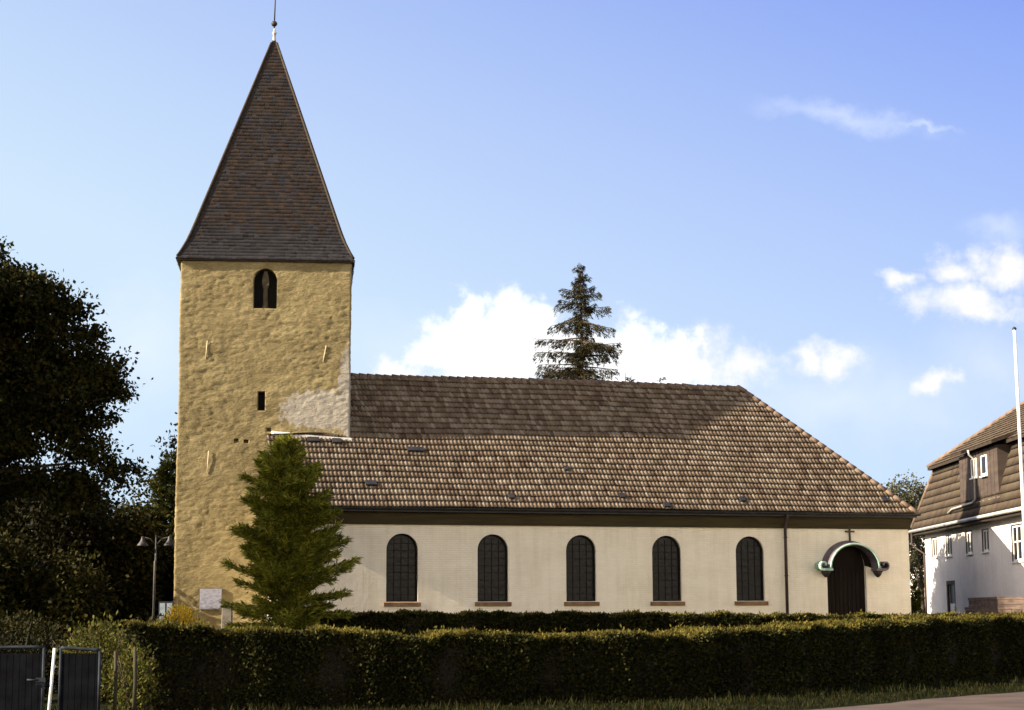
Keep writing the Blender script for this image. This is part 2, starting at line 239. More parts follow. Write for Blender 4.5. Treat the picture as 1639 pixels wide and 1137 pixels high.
MT = dict(
    tower=tower_plaster(),
    wash=brick_wash("nave_whitewash", (0.90, 0.82, 0.67), (0.81, 0.73, 0.58)),
    house=brick_wash("house_whitewash", (0.86, 0.82, 0.78), (0.75, 0.71, 0.67), 0.2),
    pantile=tile_mat("clay_pantiles", [(0.0679, 0.0439, 0.0299), (0.1357, 0.0968, 0.0671), (0.1867, 0.1377, 0.0990), (0.2546, 0.2080, 0.1597), (0.1074, 0.0703, 0.0460), (0.1640, 0.1231, 0.0863)], (0.1953, 0.1710, 0.1217), 0.3),
    ridge=noise_mat("ridge_clay", (0.11, 0.075, 0.055), (0.2, 0.14, 0.1), (2, 2, 2), bump=0.4),
    slate=tile_mat("spire_slate", [(0.0172, 0.0129, 0.0114), (0.0344, 0.0232, 0.0181), (0.0246, 0.0232, 0.0285), (0.0476, 0.0292, 0.0190), (0.0213, 0.0241, 0.0342), (0.0295, 0.0189, 0.0171)], (0.0328, 0.0241, 0.0171), 0.4),
    slate2=tile_mat("skirt_slate", [(0.0162, 0.0166, 0.0216), (0.0306, 0.0285, 0.0333), (0.0234, 0.0212, 0.0235), (0.0378, 0.0340, 0.0392)], (0.0288, 0.0248, 0.0265), 0.4),
    housetile=tile_mat("house_tiles", [(0.0422, 0.0282, 0.0203), (0.0647, 0.0471, 0.0328), (0.0518, 0.0347, 0.0249), (0.0788, 0.0589, 0.0419)], (0.0902, 0.0717, 0.0437), 0.6),
    darkwood=noise_mat("dark_eave_wood", (0.018, 0.012, 0.008), (0.04, 0.027, 0.016), (2, 2, 20), rough=0.8),
    frieze=noise_mat("stained_frieze_board", (0.0270, 0.0192, 0.0055), (0.0510, 0.0360, 0.0110), (0.6, 0.6, 9), rough=0.8, bump=0.2),
    gutter=noise_mat("gutter_metal", (0.015, 0.015, 0.018), (0.035, 0.032, 0.032), (3, 3, 3), rough=0.55),
    pipe=noise_mat("downpipe_metal", (0.0300, 0.0180, 0.0160), (0.0550, 0.0338, 0.0300), (2, 2, 4), rough=0.6),
    glass=noise_mat("leaded_glass", (0.003, 0.003, 0.005), (0.008, 0.007, 0.010), (3, 3, 3), rough=0.35, spec=0.22, bump=0.3, bscale=(7, 7, 7)),
    lead=noise_mat("window_lead", (0.008, 0.007, 0.007), (0.018, 0.015, 0.014), (5, 5, 5), rough=0.7, spec=0.1),
    sill=noise_mat("sandstone_sill", (0.1584, 0.0899, 0.0450), (0.2448, 0.1488, 0.0780), (4, 4, 4), bump=0.4),
    sill2=noise_mat('weathered_column_stone', (0.05, 0.04, 0.025), (0.095, 0.075, 0.045), (5, 5, 5), bump=0.4),
    jamb=noise_mat("brick_reveal", (0.17, 0.105, 0.06), (0.27, 0.18, 0.11), (5, 5, 12), bump=0.3),
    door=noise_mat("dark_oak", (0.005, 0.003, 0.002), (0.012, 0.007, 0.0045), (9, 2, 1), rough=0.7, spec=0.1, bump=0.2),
    copper=noise_mat("verdigris_copper", (0.20, 0.36, 0.30), (0.46, 0.60, 0.51), (4, 4, 4), rough=0.6, bump=0.2),
    darkcopper=noise_mat("brown_copper", (0.075, 0.06, 0.07), (0.15, 0.125, 0.14), (3, 3, 3), rough=0.5),
    stone=noise_mat("grey_stone", (0.12, 0.105, 0.09), (0.2, 0.18, 0.155), (4, 4, 4), bump=0.5),
    iron=noise_mat("dark_iron", (0.02, 0.018, 0.016), (0.045, 0.036, 0.028), (6, 6, 6), rough=0.6),
    anchor=noise_mat("painted_iron", (0.50, 0.42, 0.25), (0.66, 0.56, 0.36), (6, 6, 6), rough=0.7),
    mortar=noise_mat("mortar_fillet", (0.55, 0.52, 0.48), (0.75, 0.72, 0.68), (6, 6, 6), bump=0.5),
    white=noise_mat("white_paint", (0.74, 0.73, 0.70), (0.84, 0.83, 0.80), (3, 3, 3), rough=0.5),
    zinc=noise_mat("zinc", (0.38, 0.37, 0.36), (0.55, 0.53, 0.5), (3, 3, 3), rough=0.5, metallic=0.3),
    clad=noise_mat("brown_cladding", (0.0442, 0.0312, 0.0250), (0.0676, 0.0494, 0.0390), (1, 1, 6), rough=0.8, bump=0.2),
    black=noise_mat("dark_void", (0.004, 0.004, 0.004), (0.008, 0.007, 0.006), (2, 2, 2), rough=0.9),
    brickbrown=noise_mat("brown_brick", (0.09, 0.065, 0.055), (0.2, 0.145, 0.12), (3, 3, 8), bump=0.6),
    bark=noise_mat("bark", (0.035, 0.026, 0.018), (0.09, 0.068, 0.045), (6, 6, 2), bump=0.7),
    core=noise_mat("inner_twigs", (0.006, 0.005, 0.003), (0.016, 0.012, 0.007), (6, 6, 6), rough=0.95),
    gate=noise_mat("gate_paint", (0.003, 0.003, 0.004), (0.006, 0.007, 0.009), (4, 4, 4), rough=0.85, spec=0.03),
    gateedge=noise_mat("gate_rail", (0.012, 0.015, 0.021), (0.03, 0.035, 0.045), (4, 4, 4), rough=0.65, spec=0.1),
    post=noise_mat("weathered_post", (0.022, 0.019, 0.009), (0.05, 0.042, 0.02), (8, 8, 2), bump=0.5),
    lamp=noise_mat("grey_lamp_paint", (0.0385, 0.0363, 0.0341), (0.0715, 0.0660, 0.0633), (4, 4, 4), rough=0.5),
    board=noise_mat("board_face", (0.1560, 0.1980, 0.2356), (0.2400, 0.2820, 0.3224), (2.5, 2.5, 4), rough=0.3, lo=0.4, hi=0.6),
    plaque=noise_mat("plaque_face", (0.20, 0.20, 0.26), (0.34, 0.34, 0.42), (6, 6, 14), rough=0.4),
    road=noise_mat("worn_asphalt", (0.0605, 0.0403, 0.0294), (0.0991, 0.0680, 0.0496), (1.0080, 1.0080, 1.0080), detail=10, rough=0.95, bump=0.3, bscale=(30, 30, 30), bdist=0.01),
    ground=noise_mat("turf_soil", (0.0056, 0.0068, 0.0016), (0.0144, 0.0153, 0.0040), (0.6400, 0.6800, 0.6400), detail=9, rough=1.0, spec=0.03, bump=0.5, bscale=(5, 5, 5)),
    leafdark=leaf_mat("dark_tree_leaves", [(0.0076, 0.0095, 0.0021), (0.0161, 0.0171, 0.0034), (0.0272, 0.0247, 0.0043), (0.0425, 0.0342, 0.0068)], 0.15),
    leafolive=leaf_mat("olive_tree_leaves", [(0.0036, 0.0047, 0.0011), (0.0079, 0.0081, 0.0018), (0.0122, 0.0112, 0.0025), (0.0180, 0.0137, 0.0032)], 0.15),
    leafgrey=leaf_mat("grey_green_leaves", [(0.05, 0.055, 0.03), (0.09, 0.09, 0.05), (0.13, 0.12, 0.07)], 0.25),
    needle=leaf_mat("yew_needles", [(0.0552, 0.0650, 0.0084), (0.1254, 0.1429, 0.0168), (0.2307, 0.2316, 0.0281), (0.3611, 0.3154, 0.0467)], 0.35),
    needledark=leaf_mat('dark_conifer_needles', [(0.012, 0.016, 0.004), (0.028, 0.034, 0.007), (0.05, 0.052, 0.012), (0.075, 0.068, 0.018)], 0.2),
    spruce=leaf_mat("spruce_needles", [(0.014, 0.016, 0.009), (0.030, 0.030, 0.016), (0.052, 0.045, 0.021), (0.08, 0.058, 0.026)], 0.12),
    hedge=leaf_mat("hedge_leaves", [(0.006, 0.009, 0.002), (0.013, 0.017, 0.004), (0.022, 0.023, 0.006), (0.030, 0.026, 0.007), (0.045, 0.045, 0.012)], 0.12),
    hedgetop=leaf_mat("sunlit_hedge_leaves", [(0.0507, 0.0480, 0.0096), (0.0936, 0.0800, 0.0160), (0.1404, 0.1000, 0.0240), (0.0936, 0.1040, 0.0160)], 0.3),  # sunlight on the hedge top put into the leaf colour
    yellow=leaf_mat("yellow_leaves", [(0.35, 0.27, 0.02), (0.6, 0.42, 0.03), (0.8, 0.55, 0.05), (0.9, 0.62, 0.08)], 0.45),
    lime=leaf_mat("bright_green_leaves", [(0.0360, 0.0450, 0.0084), (0.0720, 0.0825, 0.0154), (0.1224, 0.1125, 0.0210), (0.0936, 0.0675, 0.0175)], 0.3),
    grass=leaf_mat("grass_blades", [(0.0048, 0.0068, 0.0016), (0.0112, 0.0136, 0.0024), (0.0192, 0.0204, 0.0040), (0.0240, 0.0187, 0.0056)], 0.2),
    red=noise_mat("red_lacquer", (0.35, 0.02, 0.01), (0.5, 0.04, 0.02), (4, 4, 4), rough=0.5),
)

# ------------------------------------------------------------------ mesh helpers
def link(name, me, mat, parent=None):
    o = bpy.data.objects.new(name, me); COL.objects.link(o)
    if parent is not None: o.parent = parent
    mats = mat if isinstance(mat, (list, tuple)) else [mat]
    if len(me.materials) == 0:
        for mm in mats: me.materials.append(mm)
    return o
def tag(o, label, cat, group=None, kind=None):
    if kind: o['kind'] = kind
    if label: o['label'] = label
    if cat: o['category'] = cat
    if group: o['group'] = group
    return o
def empty(name, loc, rz=0.0):
    o = bpy.data.objects.new(name, None); COL.objects.link(o); o.location = loc; o.rotation_euler = (0, 0, rz); o.empty_display_size = 0.5
    return o
def np_mesh(name, V, Q, mat, parent=None, UV=None, smooth=False, mi=None):
    """V (n,3); Q (m,4) quads; optional UV (m*4,2)"""
    V = np.asarray(V, np.float32).reshape(-1, 3); Q = np.asarray(Q, np.int32).reshape(-1, 4)
    me = bpy.data.meshes.new(name)
    me.vertices.add(len(V)); me.vertices.foreach_set('co', V.ravel())
    me.loops.add(Q.size); me.loops.foreach_set('vertex_index', Q.ravel())
    me.polygons.add(len(Q)); me.polygons.foreach_set('loop_start', np.arange(0, Q.size, 4, dtype=np.int32))
    if UV is not None:
        uvl = me.uv_layers.new(name='UVMap'); uvl.data.foreach_set('uv', np.asarray(UV, np.float32).ravel())
    if smooth: me.polygons.foreach_set('use_smooth', np.ones(len(Q), bool))
    o = link(name, me, mat, parent)
    if mi is not None: me.polygons.foreach_set('material_index', np.asarray(mi, np.int32))
    me.update(calc_edges=True); me.validate()
    return o
class B:
    """collects boxes, prisms and tubes into one bmesh"""
    def __init__(s): s.bm = bmesh.new()
    def box(s, a, b, T=None):
        x0, y0, z0 = a; x1, y1, z1 = b
        c_ = [(x0, y0, z0), (x1, y0, z0), (x1, y1, z0), (x0, y1, z0), (x0, y0, z1), (x1, y0, z1), (x1, y1, z1), (x0, y1, z1)]
        if T: c_ = [T(*p) for p in c_]
        return s.hexa(c_)
    def hexa(s, c_):
        v = [s.bm.verts.new(p) for p in c_]
        for f in ((0, 3, 2, 1), (4, 5, 6, 7), (0, 1, 5, 4), (1, 2, 6, 5), (2, 3, 7, 6), (3, 0, 4, 7)): s.bm.faces.new([v[i] for i in f])
        return s
    def prism(s, pts, y0, y1, T=None):
        """outline pts (x,z) extruded from y0 to y1"""
        f = T or (lambda x, y, z: (x, y, z))
        a = [s.bm.verts.new(f(x, y0, z)) for x, z in pts]; b = [s.bm.verts.new(f(x, y1, z)) for x, z in pts]
        s.bm.faces.new(a); s.bm.faces.new(b[::-1]); n_ = len(pts)
        for i in range(n_): s.bm.faces.new((a[i], b[i], b[(i+1) % n_], a[(i+1) % n_]))
        return s
    def tube(s, pts, rad, seg=8, caps=True):
        pts = [Vector(p) for p in pts]; n_ = len(pts)
        rad = list(rad) if isinstance(rad, (list, tuple, np.ndarray)) else [rad]*n_
        rings = []; prev = None
        for i, p in enumerate(pts):
            d = (pts[min(i+1, n_-1)]-pts[max(i-1, 0)]).normalized()
            if prev is None: x = d.orthogonal().normalized()
            else:
                x = (prev - d*prev.dot(d)); x = x.normalized() if x.length > 1e-6 else d.orthogonal().normalized()
            prev = x; y = d.cross(x)
            rings.append([s.bm.verts.new(p+(x*math.cos(2*math.pi*k/seg)+y*math.sin(2*math.pi*k/seg))*rad[i]) for k in range(seg)])
        for a, b in zip(rings[:-1], rings[1:]):
            for k in range(seg):
                fc = s.bm.faces.new((a[k], a[(k+1) % seg], b[(k+1) % seg], b[k])); fc.smooth = True
        if caps:
            s.bm.faces.new(rings[0][::-1]); s.bm.faces.new(rings[-1])
        return s
    def lathe(s, prof, c0, seg=16, axis='z'):
        """prof (r,h) about an upright axis at c0"""
        rings = []
        for r_, h in prof:
            ring = []
            for k in range(seg):
                a = 2*math.pi*k/seg; x, y = r_*math.cos(a), r_*math.sin(a)
                ring.append(s.bm.verts.new((c0[0]+x, c0[1]+y, c0[2]+h) if axis == 'z' else (c0[0]+x, c0[1]+h, c0[2]+y)))
            rings.append(ring)
        for a, b in zip(rings[:-1], rings[1:]):
            for k in range(seg):
                fc = s.bm.faces.new((a[k], a[(k+1) % seg], b[(k+1) % seg], b[k])); fc.smooth = True
        s.bm.faces.new(rings[0][::-1]); s.bm.faces.new(rings[-1]); return s
    def build(s, name, mat, parent=None, bevel=0.0, T=None):
        bm = s.bm
        if T:
            for v in bm.verts: v.co = Vector(T(*v.co))
        bmesh.ops.recalc_face_normals(bm, faces=bm.faces)
        if bevel: bmesh.ops.bevel(bm, geom=[e_ for e_ in bm.edges], offset=bevel, segments=1, affect='EDGES')
        me = bpy.data.meshes.new(name); bm.to_mesh(me); bm.free()
        return link(name, me, mat, parent)
def boolean_cut(o, cutters):
    for c_ in cutters:
        md = o.modifiers.new('cut', 'BOOLEAN'); md.operation = 'DIFFERENCE'; md.object = c_; md.solver = 'EXACT'
    dg = bpy.context.evaluated_depsgraph_get(); dg.update()
    me = bpy.data.meshes.new_from_object(o.evaluated_get(dg)); old = o.data
    o.modifiers.clear(); o.data = me; bpy.data.meshes.remove(old)
    for c_ in cutters:
        mm = c_.data; bpy.data.objects.remove(c_); bpy.data.meshes.remove(mm)
def arch_pts(cx, hw, z0, zs, n_=14, rise=None):
    rise = hw if rise is None else rise
    return [(cx-hw, z0), (cx+hw, z0)] + [(cx+hw*math.cos(math.pi*i/n_), zs+rise*math.sin(math.pi*i/n_)) for i in range(n_+1)]
def cutter(pts, y0, y1, T=None):
    return B().prism(pts, y0, y1, T).build('cutter', MT['jamb'])

# tiled slope: real overlapping tiles.  P(u,s,h) maps along, up the slope, above the slope
def tiles(name, P, ulo, uhi, length, col, row, mat, parent, amp=0.03, lift=0.035, prof='wave', sub=6, jit=0.006, u0=None, u1=None, uv0=0, under=0.07):
    """ulo(s), uhi(s): the ends of the course at height s"""
    V = []; Q = []; UV = []; base = 0
    nrow = max(1, int(round(length/row))); row = length/nrow
    umin = min(ulo(0), ulo(length)) if u0 is None else u0; umax = max(uhi(0), uhi(length)) if u1 is None else u1
    ncol = int(math.ceil((umax-umin)/col)); x = np.arange(ncol*sub+1)/sub
    fr = x % 1.0
    if prof == 'wave': h = amp*(0.5+0.5*np.cos(2*np.pi*(fr-0.3)))**1.2
    elif prof == 'low': h = amp*np.clip(1.0-np.abs(fr-0.12)/0.12, 0, 1)
    else: h = np.zeros_like(x)
    us = umin + x*col
    for r_ in range(nrow):
        s0 = r_*row; s1 = min(length, s0+row*1.06)
        cj = rng.normal(0, jit, ncol+1)[np.minimum((x).astype(int), ncol)]
        sj = rng.normal(0, jit*1.6, ncol+1)[np.minimum((x).astype(int), ncol)]
        lo0, hi0, lo1, hi1 = ulo(s0), uhi(s0), ulo(s1), uhi(s1)
        ub = np.clip(us, lo0, hi0); ut = np.clip(us, lo1, hi1)
        ok0 = (us >= min(lo0, lo1)-col/sub) & (us <= max(hi0, hi1)+col/sub)
        idx = np.where(ok0)[0]
        if len(idx) < 2: continue
        k = len(idx); ub, ut, hh, cc, ss = ub[idx], ut[idx], h[idx], cj[idx], sj[idx]
        V += [P(ub, s0+under+ss*0, hh*0.6-0.02), P(ub, s0+ss*0, hh+lift+cc), P(ut, np.full(k, s1), hh+cc*0.3)]
        for j in range(2):
            a = base+j*k+np.arange(k-1); Q.append(np.stack([a, a+1, a+1+k, a+k], 1))
            xi = np.floor(x[idx[:-1]]+1e-6); uu = np.stack([xi+.3, xi+.7, xi+.7, xi+.3], 1); off = 0.5*(r_ % 2) if prof == 'flat' else 0
            vv = np.full((k-1, 4), r_+uv0+0.5); UV.append(np.stack([uu, vv], 2).reshape(-1, 2))
        base += 3*k
    return np_mesh(name, np.concatenate(V), np.concatenate(Q), mat, parent, np.concatenate(UV))

# leaves: one small diamond-shaped blade per position
def blades(P, D, Ln, Wd, spread=1.0):
    """positions, main directions, length and width arrays -> verts, quads"""
    n_ = len(P); D = D + rng.normal(0, spread, (n_, 3)); D /= np.linalg.norm(D, axis=1, keepdims=True)+1e-9
    A = rng.normal(0, 1, (n_, 3)); S = np.cross(D, A); S /= np.linalg.norm(S, axis=1, keepdims=True)+1e-9
    Ln = np.broadcast_to(Ln, n_)[:, None]; Wd = np.broadcast_to(Wd, n_)[:, None]
    V = np.stack([P, P+D*Ln*.5+S*Wd*.5, P+D*Ln, P+D*Ln*.5-S*Wd*.5], 1).reshape(-1, 3)
    return V, np.arange(n_*4).reshape(-1, 4)
def ball(n_):
    d = rng.normal(0, 1, (n_, 3)); d /= np.linalg.norm(d, axis=1, keepdims=True); return d
def crown(name, clumps, nper, leaf, mat, parent, sub=22, csig=0.28, shell=0.5):
    """clumps (x,y,z,rx,ry,rz): twig clusters spread through each clump's volume, most near its skin"""
    allP = []; allD = []
    for (x, y, z, rx, ry, rz) in clumps:
        vol = (rx*ry*rz)**(1/3); nc = max(4, int(nper*vol*vol))
        d = ball(nc); rr = shell+(1-shell)*rng.random(nc)**0.6
        cc = np.array([x, y, z])+d*rr[:, None]*np.array([rx, ry, rz])
        p = np.repeat(cc, sub, 0); sg = csig*(0.6+0.8*rng.random(nc)).repeat(sub)
        p = p+rng.normal(0, 1, p.shape)*sg[:, None]*np.array([1.15, 1.15, 0.6])
        dd = np.repeat(d, sub, 0)*0.6; dd[:, 2] -= 0.25
        allP.append(p); allD.append(dd)
    Pn = np.concatenate(allP); Dn = np.concatenate(allD); n_ = len(Pn); sz = leaf*(0.65+0.7*rng.random(n_))
    V, Q = blades(Pn, Dn, sz, sz*0.62, 0.7)
    return np_mesh(name, V, Q, mat, parent)
def trunk_mesh(name, base, top, r0, r1, limbs, parent, mat=None):
    b = B(); base = Vector(base); top = Vector(top); n_ = 7; pts = []
    for i in range(n_):
        t = i/(n_-1); p = base.lerp(top, t)+Vector((math.sin(t*5+base.x)*0.12*t, math.cos(t*4)*0.12*t, 0)); pts.append(p)
    b.tube(pts, [r0*(1.25 if i == 0 else 1)+(r1-r0)*i/(n_-1) for i in range(n_)], 9)
    for (t, tip, r_) in limbs:
        p0 = base.lerp(top, t); p1 = Vector(tip); mid = p0.lerp(p1, 0.5)+Vector((0, 0, 0.12*(p1-p0).length))
        q = [p0.lerp(mid, k/3) for k in range(3)]+[mid.lerp(p1, k/3) for k in range(4)]
        b.tube(q, [r_*(1-0.85*k/6) for k in range(7)], 6)
    return b.build(name, mat or MT['bark'], parent)

# ------------------------------------------------------------------ setting: ground and road
TH = R(16.38); CO = Vector((2.602, 68.689, 0.0))            # the church frame: origin on the nave's front wall, middle window
cT, sT = math.cos(TH), math.sin(TH)
def ch2w(u, v, z=0.0): return (CO.x+u*cT-v*sT, CO.y+u*sT+v*cT, z)
def ground_z(X, Y):
    v = -(X-CO.x)*sT+(Y-CO.y)*cT
    t = np.clip((v+22)/13.0, 0, 1); return 0.95*t*t*(3-2*t)
def ground_sheet():
    xs = np.concatenate([[-1500, -600, -250, -120], np.arange(-60, 60.1, 1.5), [120, 250, 600, 1500]])
    ys = np.concatenate([[-300, -120, -40, -10], np.arange(10, 130.1, 1.5), [180, 300, 700, 2500]])
    X, Y = np.meshgrid(xs, ys); Z = ground_z(X, Y)
    V = np.stack([X, Y, Z], -1).reshape(-1, 3); nx = len(xs)
    i, j = np.meshgrid(np.arange(nx-1), np.arange(len(ys)-1)); a = (j*nx+i).ravel()
    o = np_mesh('ground', V, np.stack([a, a+1, a+1+nx, a+nx], 1), MT['ground'], smooth=True); tag(o, None, None, kind='structure')
ground_sheet()
E0 = np.array([5.23, 32.52]); ED = np.array([0.632, 0.775]); EN = np.array([0.775, -0.632])
def road_sheet():
    t = np.arange(-60, 120, 1.0); w = np.array([0, 0.25, 2, 4, 6.5, 7.0])
    V = []
    for tt in t:
        wob = 0.10*math.sin(tt*0.9)+0.06*math.sin(tt*2.3+1)
        for k, ww in enumerate(w):
            p = E0+ED*tt+EN*(ww+(wob if k == 0 else 0)); V.append((p[0], p[1], 0.006+0.02*math.sin(math.pi*ww/7)))
    n_ = len(w); i, j = np.meshgrid(np.arange(n_-1), np.arange(len(t)-1)); a = (j*n_+i).ravel()
    o = np_mesh('road', V, np.stack([a, a+1, a+1+n_, a+n_], 1), MT['road'], smooth=True); tag(o, None, None, kind='structure')
road_sheet()

# ------------------------------------------------------------------ church
church = empty('church', (CO.x, CO.y, 0.95), TH)
tag(church, 'church with ochre square tower, dark pointed spire and long white tiled nave', 'church')
Z0 = 0.95                                                    # church parts use world heights minus Z0
def Zc(f):                                                   # wrap a builder transform: church coordinates with world height
    return lambda x, y, z: (x, y, z-Z0)
CT = Zc(None)
EAVE, RIDGE, W2, OV, M_ = 5.70, 11.32, 5.01, 0.33, 1.0525
UW, UE = 13.98, 14.21                                        # nave wall end, eave end on the right
PH = -(16.38-6.5)
ph = R(PH); TA = (-8.55, 2.31)
def tw(a, b, z): return (TA[0]+a*math.cos(ph)-b*math.sin(ph), TA[1]+a*math.sin(ph)+b*math.cos(ph), z-Z0)   # tower frame -> church

# -- tower walls: rubble-built, uneven
TWD = 6.55
def tower_walls():
    bm = bmesh.new(); res = 0.062; na = int(TWD/res); nz = int((15.62-0.6)/res)
    def disp(p):
        q = Vector((p[0]*1.9+0.5*math.sin(p[2]*1.3), p[1]*1.9, p[2]*6.0))
        big = mnoise.noise_vector(Vector(p)*0.35)*0.03
        d = mnoise.voronoi(q)[0]; stone = min(0.28, d[1]-d[0])*(0.55+0.9*max(0.0, mnoise.noise(Vector(p)*0.45)+0.35))
        med = mnoise.noise_vector(Vector((p[0]*1.7, p[1]*1.7, p[2]*3.4)))*0.012
        fine = mnoise.noise_vector(Vector((p[0]*3.6, p[1]*3.6, p[2]*8)))*0.013
        return big+med+fine, stone*0.085
    grid = {}
    def face(fn, nn, nzz, nrm):
        vs = {}
        for i in range(nn+1):
            for k in range(nzz+1):
                p = fn(i/nn, k/nzz); v, st = disp(p)
                edge = 0.35 if i in (0, nn) else 1.0
                q = Vector(p)+v*1.0+Vector(nrm)*st*edge
                if k == nzz: q.z = 15.62
                if k == 0: q.z = 0.6
                vs[i, k] = bm.verts.new(q)
        for i in range(nn):
            for k in range(nzz):
                f = bm.faces.new((vs[i, k], vs[i+1, k], vs[i+1, k+1], vs[i, k+1])); f.smooth = True
        return vs
    H = 15.62-0.6
    face(lambda s, t: (-TWD+s*TWD, 0, 0.6+t*H), na, nz, (0, -1, 0))
    face(lambda s, t: (0, s*TWD, 0.6+t*H), na//2, nz, (1, 0, 0))
    face(lambda s, t: (-s*TWD, TWD, 0.6+t*H), na//2, nz, (0, 1, 0))
    face(lambda s, t: (-TWD, TWD-s*TWD, 0.6+t*H), na//2, nz, (-1, 0, 0))
    bmesh.ops.remove_doubles(bm, verts=bm.verts, dist=0.03)
    be = [e_ for e_ in bm.edges if len(e_.link_faces) == 1]
    bmesh.ops.holes_fill(bm, edges=be, sides=0)
    bmesh.ops.recalc_face_normals(bm, faces=bm.faces)
    for v in bm.verts: v.co = Vector(tw(*v.co))
    me = bpy.data.meshes.new('tower_wall'); bm.to_mesh(me); bm.free()
    o = link('tower_wall', me, MT['tower'], church)
    return o
tower = tower_walls()
cuts = [cutter(arch_pts(-3.31, 0.445, 13.50, 14.62, 12, 0.45), -0.3, 0.55, tw),
        cutter([(-3.53, 9.52), (-3.26, 9.52), (-3.26, 10.26), (-3.53, 10.26)], -0.3, 0.5, tw)]
for (a, z) in ((-4.33, 8.35), (-3.95, 8.33), (-3.1, 8.78)):
    cuts.append(cutter([(a-.09, z-.07), (a+.09, z-.07), (a+.09, z+.07), (a-.09, z+.07)], -0.3, 0.25, tw))
for c_ in cuts: c_.parent = church
boolean_cut(tower, cuts)
# belfry window: two pointed lights either side of a column, a black panel behind painted as the unlit inside
bw = B()
bw.prism(arch_pts(-3.31, 0.45, 13.49, 14.62, 12, 0.455), 0.40, 0.50, tw)
belfry = bw.build('belfry_window', MT['black'], church)
bc = B(); bc.lathe([(0.12, 0), (0.12, 0.10), (0.095, 0.14), (0.085, 0.78), (0.10, 0.82), (0.13, 0.92)], (-3.31, 0.2, 13.5), 10)
for v in bc.bm.verts: v.co = Vector(tw(*v.co))
bc.build('column', MT['sill2'], belfry)
bt = B(); bt.prism([(-3.43, 14.42), (-3.19, 14.42), (-3.17, 14.55), (-3.20, 14.78), (-3.26, 14.98), (-3.36, 14.98), (-3.42, 14.78), (-3.45, 14.55)], 0.1, 0.3, tw)
bt.build('tympanum', MT['sill2'], belfry)
B().box((-3.52, .33, 9.52), (-3.27, .40, 10.25), tw).build('slit_window', MT['black'], church)
for (a0, z0, a1, z1) in ((-5.49, 12.2, -5.54, 11.5), (-0.95, 12.06, -1.06, 11.42), (-5.36, 7.96, -5.40, 7.1)):
    B().tube([tw(a0, -.045, z0), tw(a1, -.045, z1)], 0.017, 6).build('wall_anchor', MT['anchor'], church)

# -- spire: square, flared skirt, slated in courses
ACX, ACY, AB = -3.31, -3.19, 3.27
SPIRE = [(15.40, 3.44), (15.75, 3.24), (16.15, 3.05), (16.6, 2.88), (17.05, 2.73), (25.35, 0.05)]
def sp_w(z):
    for (za, wa), (zb, wb) in zip(SPIRE[:-1], SPIRE[1:]):
        if z <= zb: return wa+(wb-wa)*(z-za)/(zb-za)
    return SPIRE[-1][1]
def sp_c(z): return ACX+(ACY-ACX)*(z-15.4)/10.0
def spire():
    V = []; Q = []; UV = []; MI = []; z = 15.40; r_ = 0; col = 0.21
    while z < 25.3:
        z1 = min(25.35, z+0.155*(0.92 if z < 17 else 1.0)); w0, w1 = sp_w(z)+0.013, sp_w(min(25.35, z1+0.012)); c0, c1 = sp_c(z), sp_c(z1)
        for side in range(4):
            n_ = max(1, int(round(2*w0/col))); off = 0.5 if r_ % 2 else 0.0
            cuts_ = [0.0]+[(k+off)/n_ for k in range(1 if not off else 0, n_) if 0.02 < (k+off)/n_ < 0.98]+[1.0]
            for k in range(len(cuts_)-1):
                j0 = rng.normal(0, 0.006)
                def pt(t, w, c_, zz, lift):
                    x = -w+2*w*t
                    w = w+lift
                    return [tw(c_+x, AB-w, zz), tw(c_+w, AB+x, zz), tw(c_-x, AB+w, zz), tw(c_-w, AB-x, zz)][side]
                ta, tb = cuts_[k], cuts_[k+1]; zb = z+rng.normal(0, 0.006)
                q = [pt(ta, w0, c0, zb-.012, -.02), pt(tb, w0, c0, zb-.012, -.02), pt(tb, w0, c0, zb, j0), pt(ta, w0, c0, zb, j0), pt(tb, w1, c1, z1+.012, 0), pt(ta, w1, c1, z1+.012, 0)]
                b0 = len(V); V += q; Q += [(b0, b0+1, b0+2, b0+3), (b0+3, b0+2, b0+4, b0+5)]
                UV += [(k+side*97+.5, r_+.5)]*8; MI += [1 if z < 16.6+rng.normal(0, 0.28) else 0]*2
        z = z1; r_ += 1
    o = np_mesh('spire', V, Q, [MT['slate'], MT['slate2']], church, UV, mi=MI)
    return o
sp = spire()
# hip boards, soffit, eave board, lead cap, ball and rod
hb = B()
for sx, sy in ((-1, -1), (1, -1), (1, 1), (-1, 1)):
    pts = []
    for z in (15.5, 15.75, 16.15, 16.6, 17.05, 19, 21, 23, 25.2): pts.append(tw(sp_c(z)+sx*(sp_w(z)+.01), AB+sy*(sp_w(z)+.01), z))
    hb.tube(pts, [.05, .055, .06, .065, .065, .06, .06, .055, .05], 6)
hb.build('hip_board', MT['darkwood'], sp)
so = B(); so.box((ACX-3.40, AB-3.40, 15.33), (ACX+3.40, AB+3.40, 15.385), tw); so.build('soffit', MT['darkwood'], sp)
cp = B(); cp.lathe([(0.17, 0), (0.07, .35), (0.055, .62), (0.09, .66), (0.09, .72), (0.04, .76), (0.035, .9)], (ACY, AB, 24.95), 12)
for v in cp.bm.verts: v.co = Vector(tw(*v.co))
cap = cp.build('lead_cap', MT['zinc'], sp)
fb = B(); fb.lathe([(0.02, -.12), (0.09, -.09), (0.135, 0), (0.09, .09), (0.02, .12)], (ACY-.01, AB, 26.05), 14)
for v in fb.bm.verts: v.co = Vector(tw(*v.co))
fb.build('finial_ball', MT['iron'], sp)
B().tube([tw(ACY-.01, AB, 25.8), tw(ACY+.04, AB, 28.2)], [0.03, 0.022], 6).build('finial_rod', MT['iron'], sp)

